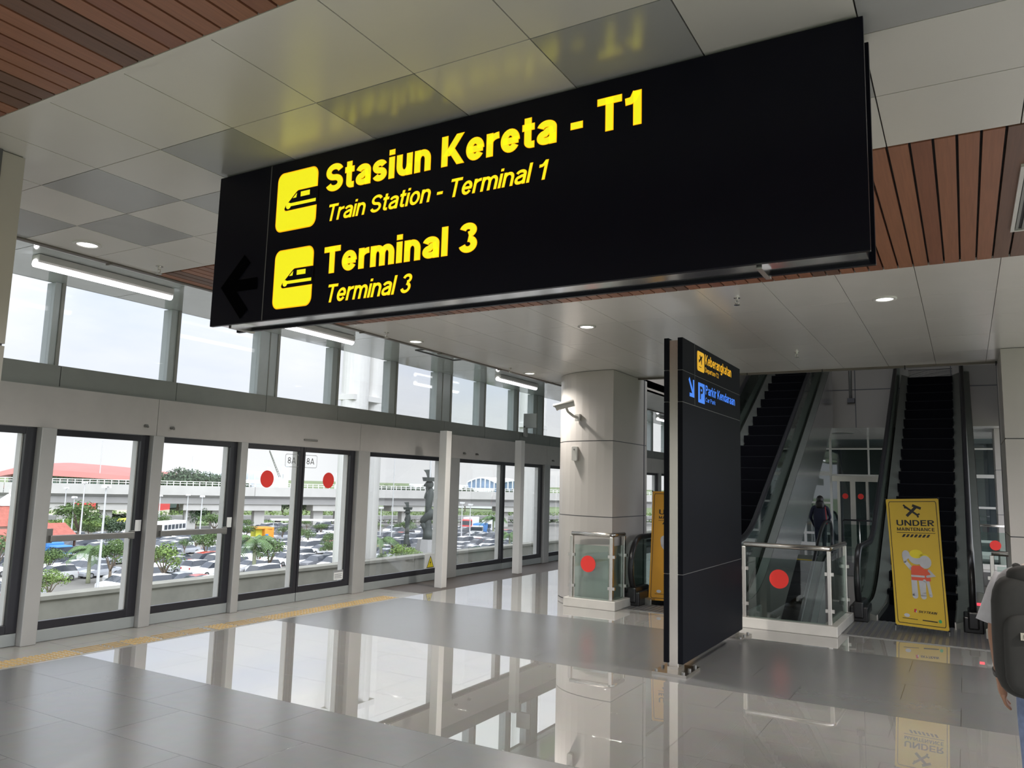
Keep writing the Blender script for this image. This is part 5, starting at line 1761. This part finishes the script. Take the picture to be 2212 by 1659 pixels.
def terr(mb, u0, u1, n0, n1, z0, z1, mi=0):
    q = [tp + td * (u0 * TL) + tn * n0 * K, tp + td * (u1 * TL) + tn * n0 * K, tp + td * (u1 * TL) + tn * n1 * K, tp + td * (u0 * TL) + tn * n1 * K]
    mb.prism([(v.x, v.y, H(z0)) for v in q], (0, 0, (z1 - z0) * K), mi)
b = MB(); terr(b, 0.01, 0.86, 2, 55, G0, 0.2); b.build('glazing', 'glass_teal', t)
b = MB()
for i in range(30): terr(b, 0.02 + i * 0.028, 0.0225 + i * 0.028, 1.4, 2.0, -6, 0.0)
terr(b, 0.01, 0.86, 1.2, 2, -4.2, -3.9); terr(b, 0.01, 0.86, 1.2, 2, -2.0, -1.8)
b.build('mullion', 'build_white', t)
b = MB(); terr(b, 0.0, 0.20, -3, 1, -6, -4.0); terr(b, 0.32, 0.44, -3, 1, -5.2, -3.9); terr(b, 0.62, 0.74, -3, 1, -5.2, -4.1); b.build('canopy', 'roof_red', t)
b = MB(); terr(b, -0.12, 0.02, -2, 30, G0, -4.6); b.build('wing', 'build_white', t)
t = thing('low_building', 'long red and white low building seen beneath the viaduct', 'building', polar(57.5, 270))
b = MB(); strip(b, 61, 275, 54.3, 262, G0 + 2.2, G0 + 6.0, 12); b.build('upper_wall', 'wall_red', t)
b = MB(); strip(b, 61, 274.5, 54.3, 261.5, G0, G0 + 2.2, 12); b.build('lower_wall', 'wall_cream', t)
b = MB()
for k in range(5): strip(b, 59.3 - k * 0.12, 273, 59.24 - k * 0.12, 273, G0 + 3.0, G0 + 6, 1)
b.build('bay', 'wall_cream', t)
t = thing('terminal_building', 'far white terminal with wavy roof and blue arched glazing', 'building', polar(32, 420))
b = MB()
p, q = polar(33.3, 430, 0), polar(29.3, 420, 0)
dd = (q - p); L = dd.length; dd.normalize(); nn = Vector((-dd.y, dd.x, 0)); nn = nn if nn.dot(p) > 0 else -nn
def hump(u): return 1.6 + 2.6 * math.sin(PI * min(1, u * 1.9)) if u < 0.526 else 1.6 + 1.6 * math.sin(PI * (u - 0.526) / 0.474 * 1.0) * 0.0 + 2.2 * ((u - 0.526) / 0.474)
up = [(p + dd * (L * i / 24), H(hump(i / 24))) for i in range(25)]
pts = [(v.x, v.y, z + 0.7) for v, z in up] + [(v.x, v.y, z) for v, z in up[::-1]]
b.prism(pts, tuple(nn * 40)); b.build('roof', 'build_white', t)
b = MB(); pts = [(v.x + nn.x, v.y + nn.y, z) for v, z in up] + [(q.x + nn.x, q.y + nn.y, G), (p.x + nn.x, p.y + nn.y, G)]
b.prism(pts, tuple(nn * 30)); b.build('glazing', 'glass_blue', t)
b = MB()
for i in range(0, 24, 2):
    v, z = up[i]; b.box(v.x - 0.25, v.x + 0.25, v.y - 0.25, v.y + 0.25, -4, z)
b.build('mullion', 'build_white', t)
b = MB(); strip(b, 37.5, 430, 33.2, 430, G0, 0.3, 20); strip(b, 34.4, 415, 31.5, 412, G0, -1.2, 10); b.build('wing', 'build_white', t)
t = thing('parking_structure', 'pale concrete frame building far behind the sliding doors', 'building', polar(48, 560))
b = MB()
strip(b, 51.0, 570, 46.2, 560, -2.0, -0.2, 2); strip(b, 51.0, 570, 46.2, 560, 4.4, 5.6, 2); strip(b, 51.0, 571, 46.2, 561, G0, -5, 30)
for i in range(13): strip(b, 51.0 - i * 0.39, 569, 50.88 - i * 0.39, 569, G0, 5.6, 2)
b.build('frame', 'build_white', t)
b = MB(); strip(b, 50.9, 576, 46.4, 566, G0, 4.4, 6); b.build('core', 'build_hazed', t)
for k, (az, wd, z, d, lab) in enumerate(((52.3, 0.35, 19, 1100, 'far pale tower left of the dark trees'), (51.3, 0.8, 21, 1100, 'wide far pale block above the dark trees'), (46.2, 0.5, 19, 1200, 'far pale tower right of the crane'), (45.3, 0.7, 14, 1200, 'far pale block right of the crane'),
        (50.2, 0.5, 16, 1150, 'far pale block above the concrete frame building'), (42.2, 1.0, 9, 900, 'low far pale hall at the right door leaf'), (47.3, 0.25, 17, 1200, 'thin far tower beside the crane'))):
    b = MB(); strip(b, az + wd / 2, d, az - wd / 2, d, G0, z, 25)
    tag(b.build('far_tower', 'build_hazed'), lab, 'tower')
# crane
t = thing('crane', 'lattice boom crane leaning over the far buildings', 'crane', polar(47.2, 520))
b = MB()
a0, a1 = polar(46.55, 520, 2), polar(47.35, 515, 18.5)
for o in (-0.7, 0.7):
    b.tube([a0 + Vector((o, 0, 0)), a1 + Vector((o * 0.3, 0, 0))], 0.22, 5)
for k in range(12):
    f, g = k / 12, (k + 1) / 12
    b.tube([a0.lerp(a1, f) + Vector((-0.7, 0, 0)), a0.lerp(a1, g) + Vector((0.7, 0, 0))], 0.14, 4)
b.build('boom', 'concrete_grey', t)
b = MB(); b.box(a0.x - 2.5, a0.x + 2.5, a0.y - 2, a0.y + 2, G, 1.2); b.build('cab', 'build_white', t)
# masts and lamp poles
def mast(az, d, z1, lab, r=0.16, grp=None):
    b = MB(); p = polar(az, d); b.frustum(p, (p.x, p.y, H(z1)), r * K, 7, 0, r * 0.5 * K); tag(b.build('mast', 'pole', origin=p), lab, 'mast', grp)
mast(57.8, 340, 14.0, 'left thin mast above the red terminal roof', 0.26)
mast(55.6, 340, 13.0, 'right thin mast above the red terminal roof', 0.26)
mast(52.3, 300, 8.3, 'slanted dark mast left of the dark trees', 0.25)
mast(38.6, 130, 7.5, 'tall pole right of the sliding doors', 0.11)
mast(36.0, 122, 7.5, 'dark flag pole behind the statue head', 0.24)
def street_lamp(az, d, h, lab, grp=None):
    p = polar(az, d)
    h *= K
    t = thing('street_lamp', lab, 'street lamp', p, grp)
    b = MB(); b.frustum(p, (p.x, p.y, G + h), 0.15, 8, 0, 0.07); b.build('pole', 'pole', t)
    b = MB(); b.box(p.x - 0.5, p.x + 0.5, p.y - 0.12, p.y + 0.12, G + h, G + h + 0.16); b.box(p.x - 0.25, p.x + 0.25, p.y - 0.35, p.y + 0.35, G + h - 0.15, G + h + 0.1); b.build('lamp_head', 'build_white', t)
for az, d, h, lab in ((57.35, 97, 11.7, 'tall pale lamp post standing among cars in the left push bar door'), (59.6, 190, 9.8, 'lamp post at the left behind the broad flat-topped tree'), (59.1, 165, 8.6, 'lamp post with pale head over the broad tree'), (58.6, 150, 11.5, 'dark lamp post left of the broad tree crown'),
                      (62.4, 150, 11.0, 'lamp post beside the red roofed kiosk'), (52.4, 190, 8.8, 'lamp post right of the dark round tree'), (51.5, 170, 9.0, 'slender lamp post left of the second push bar lock'), (54.1, 190, 8.5, 'lamp post at the left of the second push bar door'),
                      (33.6, 170, 8.8, 'left lamp post in the far sliding door'), (33.0, 172, 8.4, 'right lamp post in the far sliding door'), (39.4, 175, 7.2, 'lamp post in the wide fixed pane')):
    street_lamp(az, d, h, lab)
# red roofed kiosk and pavilions
t = thing('kiosk', 'white kiosk with a tall red pyramid roof at the far left', 'kiosk', polar(62.6, 150))
t.scale = (K, K, K)
c = polar(62.6, 150)
b = MB(); b.box(c.x - 3.4, c.x + 3.4, c.y - 3.4, c.y + 3.4, G, G + 4.6); b.build('wall', 'wall_cream', t)
def pyramid(mb, c, r0, r1, z0, z1, mi=0):
    mb.add([(c.x - r0, c.y - r0, z0), (c.x + r0, c.y - r0, z0), (c.x + r0, c.y + r0, z0), (c.x - r0, c.y + r0, z0), (c.x - r1, c.y - r1, z1), (c.x + r1, c.y - r1, z1), (c.x + r1, c.y + r1, z1), (c.x - r1, c.y + r1, z1)],
           [(0, 1, 5, 4), (1, 2, 6, 5), (2, 3, 7, 6), (3, 0, 4, 7), (4, 5, 6, 7), (0, 3, 2, 1)], mi)
b = MB(); pyramid(b, c, 4.6, 1.6, G + 4.6, G + 7.6); b.build('roof', 'roof_tile', t)
b = MB(); pyramid(b, c, 1.8, 0.2, G + 7.6, G + 9.4); b.frustum((c.x, c.y, G + 9.4), (c.x, c.y, G + 10.1), 0.15, 6); b.build('finial', 'build_white', t)
b = MB(); b.box(c.x + 3.4, c.x + 3.45, c.y - 1.5, c.y + 0.5, G + 0.3, G + 3.2); b.box(c.x - 2, c.x - 0.5, c.y - 3.45, c.y - 3.4, G + 0.3, G + 3.0); b.build('door', 'dark_timber', t)
for az, d, lab in ((62.9, 128, 'low open pavilion with red gable roof in front of the kiosk'), (60.7, 142, 'low red gable roof just left of the broad flat-topped tree')):
    c = polar(az, d)
    t = thing('pavilion', lab, 'pavilion', c)
    t.scale = (K, K, K)
    b = MB(); b.prism([(c.x - 4.5, c.y - 3.5, G + 3.0), (c.x, c.y - 3.5, G + 5.2), (c.x + 4.5, c.y - 3.5, G + 3.0), (c.x + 4.5, c.y - 3.5, G + 2.8), (c.x, c.y - 3.5, G + 4.95), (c.x - 4.5, c.y - 3.5, G + 2.8)], (0, 7, 0)); b.build('roof', 'roof_tile', t)
    for ox in (-3.8, 0, 3.8):
        for oy in (-3, 3):
            b = MB(); b.box(c.x + ox - 0.12, c.x + ox + 0.12, c.y + oy - 0.12, c.y + oy + 0.12, G, G + 3.0 + (1.9 if ox == 0 else 0.2)); b.build('post', 'dark_timber', t)
# shelter, kiosk, shed, trucks
c = polar(43.6, 195); t = thing('shelter', 'thin white roofed shelter between the sliding door leaves', 'shelter', c)
b = MB(); strip(b, 46.9, 190, 42.2, 192, G0 + 3.3, G0 + 3.55, 4); b.build('roof', 'build_white', t)
for az in (46.8, 45.4, 43.6, 42.4):
    b = MB(); strip(b, az, 191, az - 0.06, 191, G0, G0 + 3.3, 0.2); b.build('post', 'pole', t)
c = polar(47.35, 172); t = thing('kiosk', 'small yellow and orange kiosk above the big palm', 'kiosk', c)
b = MB(); strip(b, 47.9, 171, 47.0, 172, G0, G0 + 2.6, 3); b.build('wall', 'paint_lime', t)
b = MB(); strip(b, 47.3, 170.5, 46.7, 171.5, G0, G0 + 2.9, 3); strip(b, 48.0, 170, 46.8, 171, G0 + 2.6, G0 + 2.9, 4); b.build('front', 'paint_orange', t)
b = MB(); strip(b, 47.25, 170.2, 47.05, 170.2, G0, G0 + 1.6, 0.3); b.build('barrel', 'paint_blue', t)
def boxtruck(az, d, heading, body, cab, L, Hh, label, wins=True):
    c = polar(az, d)
    t = thing('truck' if not wins else 'bus', label, 'truck' if not wins else 'bus', c)
    t.rotation_euler = (0, 0, heading)
    b = MB(); b.box(-1.2, 1.2, -L / 2 + 1.8, L / 2, 0.7, Hh); b.build('body', body, t, local=True, bevel=0.12)
    b = MB(); b.box(-1.15, 1.15, -L / 2, -L / 2 + 1.75, 0.55, Hh * 0.86); b.build('cab', cab, t, local=True, bevel=0.15)
    b = MB(); b.box(-1.17, 1.17, -L / 2 - 0.02, -L / 2 + 1.2, Hh * 0.5, Hh * 0.78)
    if wins:
        k = -L / 2 + 2.2
        while k < L / 2 - 1: b.box(-1.22, 1.22, k, k + 1.0, Hh * 0.52, Hh * 0.8); k += 1.3
    b.build('windows', 'glass_car', t, local=True)
    for y in (-L / 2 + 1.0, L / 2 - 1.5):
        for x in (-1.1, 1.1):
            w_ = MB(); w_.frustum((x - 0.12, y, 0.45), (x + 0.12, y, 0.45), 0.45, 12); w_.build('wheel', 'shoe', t, local=True)
    return t
M['glass_car'] = pmat('car_glass', (0.045, 0.052, 0.065), 0.12, var=0.1, ior=1.7)
M['car_white'] = pmat('car_white', (0.82, 0.82, 0.83), 0.25, var=0.01, coat=0.5)
M['car_silver'] = pmat('car_silver', (0.50, 0.52, 0.56), 0.3, metal=0.3, var=0.02, coat=0.5)
M['car_grey'] = pmat('car_grey', (0.16, 0.165, 0.18), 0.3, metal=0.2, var=0.02, coat=0.5)
M['car_black'] = pmat('car_black', (0.018, 0.018, 0.022), 0.2, var=0.02, coat=0.5)
M['car_red'] = pmat('car_red', (0.50, 0.045, 0.03), 0.25, var=0.02, coat=0.5)
M['car_blue'] = pmat('car_blue', (0.04, 0.10, 0.30), 0.25, var=0.02, coat=0.5)
M['hub'] = pmat('wheel_hub', (0.45, 0.45, 0.46), 0.4, metal=0.6)
M['lamp_clear'] = pmat('headlamp', (0.6, 0.6, 0.62), 0.15)
M['lamp_red'] = pmat('tail_lamp', (0.45, 0.02, 0.02), 0.25)
boxtruck(53.6, 182, math.radians(25), 'build_white', 'build_white', 10, 3.0, 'long white bus parked behind the second push bar')
boxtruck(56.0, 186, math.radians(40), 'paint_lime', 'build_white', 7, 3.2, 'lime and white bus at the right of the left push bar door')
boxtruck(32.3, 196, math.radians(20), 'paint_blue', 'build_white', 6, 2.8, 'blue bodied truck in the far sliding door', False)
boxtruck(31.6, 205, math.radians(15), 'build_white', 'build_white', 7, 3.2, 'white truck right of the blue bodied truck', False)
boxtruck(33.0, 215, math.radians(15), 'build_white', 'wall_red', 7, 3.4, 'white truck with red cab in the far sliding door', False)
boxtruck(60.2, 138, math.radians(95), 'paint_blue', 'paint_blue', 6, 2.3, 'bright blue truck under the left push bar', False)
# statue group: two crowned dark figures
def figure(t, base, s, fold):
    """stylised slender crowned figure; fold: kneeling with thigh forward"""
    bx, by, bz = base
    side = Vector((math.cos(math.radians(37)), math.sin(math.radians(37)), 0))     # across the view, to the right
    def P(u, z, o=0.0): return Vector((bx, by, bz)) + side * (u * s) + Vector((0, 0, z * s)) + Vector((-side.y, side.x, 0)) * o * s
    q = 1.45 * s      # thickness
    b = MB()
    b.tube([P(0.3, 0), P(0.22, 0.8), P(0.1, 1.7), P(0.12, 2.2), P(0.16, 2.9)], [0.62 * q, 0.5 * q, 0.4 * q, 0.36 * q, 0.30 * q], 12)
    if fold:
        b.tube([P(0.9, 4.0), P(0.35, 3.35), P(-0.55, 2.55), P(-0.70, 2.2)], [0.5 * q, 0.48 * q, 0.34 * q, 0.2 * q], 12)
        b.tube([P(-0.62, 2.3), P(-0.1, 1.6), P(0.15, 0.7), P(0.2, 0.0)], [0.28 * q, 0.34 * q, 0.38 * q, 0.4 * q], 12)
    b.tube([P(0.16, 2.9), P(0.12, 4.2), P(0.16, 5.4), P(0.36, 6.1), P(0.36, 6.7), P(0.30, 7.0)], [0.32 * q, 0.30 * q, 0.36 * q, 0.34 * q, 0.24 * q, 0.22 * q], 12)
    b.tube([P(0.50, 6.55), P(0.0, 6.1), P(-0.32, 5.5)], [0.15 * q, 0.16 * q, 0.12 * q], 8)
    b.ball(P(0.12, 7.5), (0.62 * s, 0.6 * s, 0.6 * s), 14, 10)
    b.tube([P(-0.1, 7.5), P(-0.52, 7.4), P(-0.68, 7.25)], [0.22 * q, 0.12 * q, 0.03 * q], 8)
    b.tube([P(-0.25, 7.1), P(-0.15, 6.6), P(-0.35, 6.1), P(-0.42, 5.6)], [0.12 * q, 0.1 * q, 0.09 * q, 0.1 * q], 7)
    b.build('figure', 'bronze', t, True)
    b = MB()
    b.tube([P(0.13, 7.95), P(0.13, 8.5)], [0.62 * q, 0.72 * q], 14)
    b.prism([P(-0.2, 8.5), P(0.35, 8.5), P(0.30, 9.6), P(-0.75, 9.5), P(-0.42, 9.1)], tuple(Vector((-side.y, side.x, 0)) * 0.5 * s))
    b.build('crown', 'bronze', t)
t = thing('statue', 'tall dark statue of a slender crowned figure beyond the wide fixed pane', 'statue', polar(36.15, 122))
base = polar(36.1, 122)
figure(t, (base.x, base.y, G + 4.3 * K), 1.12 * K, True)
b = MB(); b.frustum((base.x, base.y, G), (base.x, base.y, G + 4.4 * K), 2.2 * K, 8, 0, 1.3 * K); b.build('pedestal', 'concrete_grey', t)
t = thing('statue', 'smaller dark statue beside the tall crowned one', 'statue', polar(37.5, 126))
base = polar(37.55, 124)
figure(t, (base.x, base.y, G + 3.0 * K), 0.72 * K, False)
b = MB(); b.frustum((base.x, base.y, G), (base.x, base.y, G + 3.1 * K), 1.6 * K, 8, 0, 0.9 * K); b.build('pedestal', 'concrete_grey', t)

# ------------------------------------------------------------------ the car park: individual cars
CARS = {   # y, half width, belt z, roof z, half roof width (nose at -Y)
    'hatchback': ([(-1.95, .70, .55, .55, .7), (-1.85, .80, .74, .74, .8), (-1.0, .84, .92, .95, .78), (-0.25, .85, .95, 1.42, .62), (0.5, .85, .97, 1.50, .62), (1.35, .84, .98, 1.44, .60), (1.82, .80, .95, 1.0, .72), (1.95, .74, .55, .55, .74)], 1.9),
    'people_carrier': ([(-2.15, .72, .58, .58, .7), (-2.05, .82, .80, .80, .8), (-1.25, .87, .98, 1.02, .80), (-0.45, .88, 1.0, 1.60, .66), (0.5, .88, 1.02, 1.70, .67), (1.7, .88, 1.02, 1.64, .66), (2.05, .84, 1.0, 1.06, .76), (2.15, .78, .58, .58, .76)], 2.1),
    'sedan': ([(-2.25, .70, .55, .55, .7), (-2.12, .82, .70, .70, .8), (-1.0, .86, .88, .90, .78), (-0.15, .87, .90, 1.36, .60), (0.7, .87, .92, 1.38, .60), (1.45, .86, .95, .99, .74), (2.12, .83, .93, .96, .78), (2.25, .74, .55, .55, .74)], 2.2),
    'van': ([(-2.2, .76, .60, .60, .74), (-2.1, .86, .95, .95, .8), (-1.7, .88, 1.08, 1.10, .80), (-1.05, .89, 1.1, 1.80, .74), (0.2, .89, 1.1, 1.92, .76), (1.9, .89, 1.1, 1.88, .76), (2.15, .86, 1.05, 1.10, .80), (2.2, .80, .60, .60, .8)], 2.1),
}
def make_car(kind, paint):
    st, hl = CARS[kind]
    t = bpy.data.objects.new('car', None); COL.objects.link(t)
    b, g = MB(), MB()
    zb = 0.26
    rings = []
    for (y, wd, bz, rz, rw) in st:
        rings.append([(-wd * 0.96, y, zb), (-wd, y, (zb + bz) / 2), (-wd * 0.98, y, bz), (-rw, y, rz - 0.03), (-rw * 0.7, y, rz), (rw * 0.7, y, rz), (rw, y, rz - 0.03), (wd * 0.98, y, bz), (wd, y, (zb + bz) / 2), (wd * 0.96, y, zb)])
    for i in range(len(rings) - 1):
        hi = st[i + 1][3] - st[i + 1][2] > 0.2
        lo = st[i][3] - st[i][2] > 0.2
        for j in range(10):
            q = [rings[i][j], rings[i + 1][j], rings[i + 1][(j + 1) % 10], rings[i][(j + 1) % 10]]
            tgt = b
            if j in (2, 6) and (hi and lo): tgt = g
            if j in (4,) and hi != lo: tgt = g
            if j in (2, 6) and hi != lo: tgt = g
            if j in (3, 5) and hi != lo: tgt = g
            tgt.poly(q)
    b.poly(rings[0][::-1]); b.poly(rings[-1])
    b.build('body', paint, t, local=True)
    g.build('windows', 'glass_car', t, local=True)
    for y in (st[0][0] + 0.75, st[-1][0] - 0.78):
        for sx in (-1, 1):
            w_ = MB(); x = sx * 0.80
            w_.frustum((x - 0.09, y, 0.31), (x + 0.09, y, 0.31), 0.31, 12, 0)
            w_.frustum((x + sx * 0.085, y, 0.31), (x + sx * 0.095, y, 0.31), 0.19, 8, 1)
            w_.build('wheel', ['shoe', 'hub'], t, local=True)
    l = MB()
    for sx in (-1, 1): l.box(sx * 0.64 - 0.13, sx * 0.64 + 0.13, st[1][0] - 0.06, st[1][0] + 0.10, 0.56, 0.69)
    l.build('headlamps', 'lamp_clear', t, local=True)
    l = MB()
    for sx in (-1, 1): l.box(sx * 0.70 - 0.08, sx * 0.70 + 0.08, st[-2][0] + 0.0, st[-2][0] + 0.10, 0.68, 0.88)
    l.build('tail_lamps', 'lamp_red', t, local=True)
    return t
random.seed(23)
paints = [('white', 'car_white', 0.60), ('silver', 'car_silver', 0.16), ('dark grey', 'car_grey', 0.09), ('black', 'car_black', 0.08), ('red', 'car_red', 0.04), ('blue', 'car_blue', 0.03)]
kinds = [('people_carrier', 'people carrier', 0.45), ('hatchback', 'hatchback', 0.25), ('sedan', 'sedan', 0.18), ('van', 'van', 0.12)]
def pickw(lst):
    r = random.random()
    for a in lst:
        r -= a[2]
        if r <= 0: return a
    return lst[0]
spots = []
for ry in (34.4, 39.4, 48.6, 53.5, 62.6, 67.5, 76.6, 81.5, 90.6, 95.5, 104.6, 109.5, 118.6, 123.5, 132.6, 137.5, 146.6, 151.5, 160.6):
    x = -60.0
    while x > -140:
        x -= 2.62
        az = math.degrees(math.atan2(-x, ry)); d = math.hypot(x, ry)
        if not (27.5 < az < 63.6) or d < 79 or d > 184: continue
        if d > 154 and az > 50: continue
        if any(abs(x - tx) < 1.5 and abs(ry - ty) < 2.8 for tx, ty in TRUNKS): continue
        if random.random() < 0.09: continue
        spots.append((d, x + random.uniform(-.15, .15), ry + random.uniform(-.35, .35), random.random() < 0.12))
spots.sort()
protos, ctree, hold = {}, {}, {}
names = {}
far_specs = []
for i, (d, x, y, flip) in enumerate(spots):
    pn, pm, _ = pickw(paints)
    kn, kl, _ = pickw(kinds)
    if i >= 290:
        far_specs.append((x, y, flip, kn, pm)); continue
    key = (kn, pm)
    if key not in protos:
        o = make_car(kn, pm)
        protos[key] = o
        ctree[key] = tree_of(o)
    else:
        o = copy_tree(ctree[key])
    o.location = (x, y, G)
    o.rotation_euler = (0, 0, random.gauss(0, 0.03) + (PI if flip else 0))
    tag(o, '%s %s parked in the crowded outdoor car park' % (pn, kl), 'car', '%s %ss in the car park' % (pn, kl))
# beyond the nearest 290 the rest of the lot, too far to tell apart
if far_specs:
    b = MB()
    pal = ['car_white', 'car_silver', 'car_grey', 'car_black', 'car_red', 'car_blue', 'glass_car']
    for x, y, flip, kn, pm in far_specs:
        st, hl = CARS[kn]
        sg_ = -1 if flip else 1
        rings = [[(x - wd, y + sg_ * yy, G + 0.2), (x - wd, y + sg_ * yy, G + bz), (x - rw, y + sg_ * yy, G + rz), (x + rw, y + sg_ * yy, G + rz), (x + wd, y + sg_ * yy, G + bz), (x + wd, y + sg_ * yy, G + 0.2)] for yy, wd, bz, rz, rw in st]
        for i in range(len(rings) - 1):
            c0, c1 = st[i][3] - st[i][2] > .2, st[i + 1][3] - st[i + 1][2] > .2
            for j in range(5):
                gl = (j in (1, 3) and (c0 or c1)) or (j == 2 and c0 != c1)
                b.poly([rings[i][j], rings[i + 1][j], rings[i + 1][j + 1], rings[i][j + 1]], 6 if gl else pal.index(pm))
    tag(b.build('parked_cars', pal), 'dense mass of tiny parked cars at the far end of the car park', 'parked cars', kind='stuff')
print('cars', len(spots))
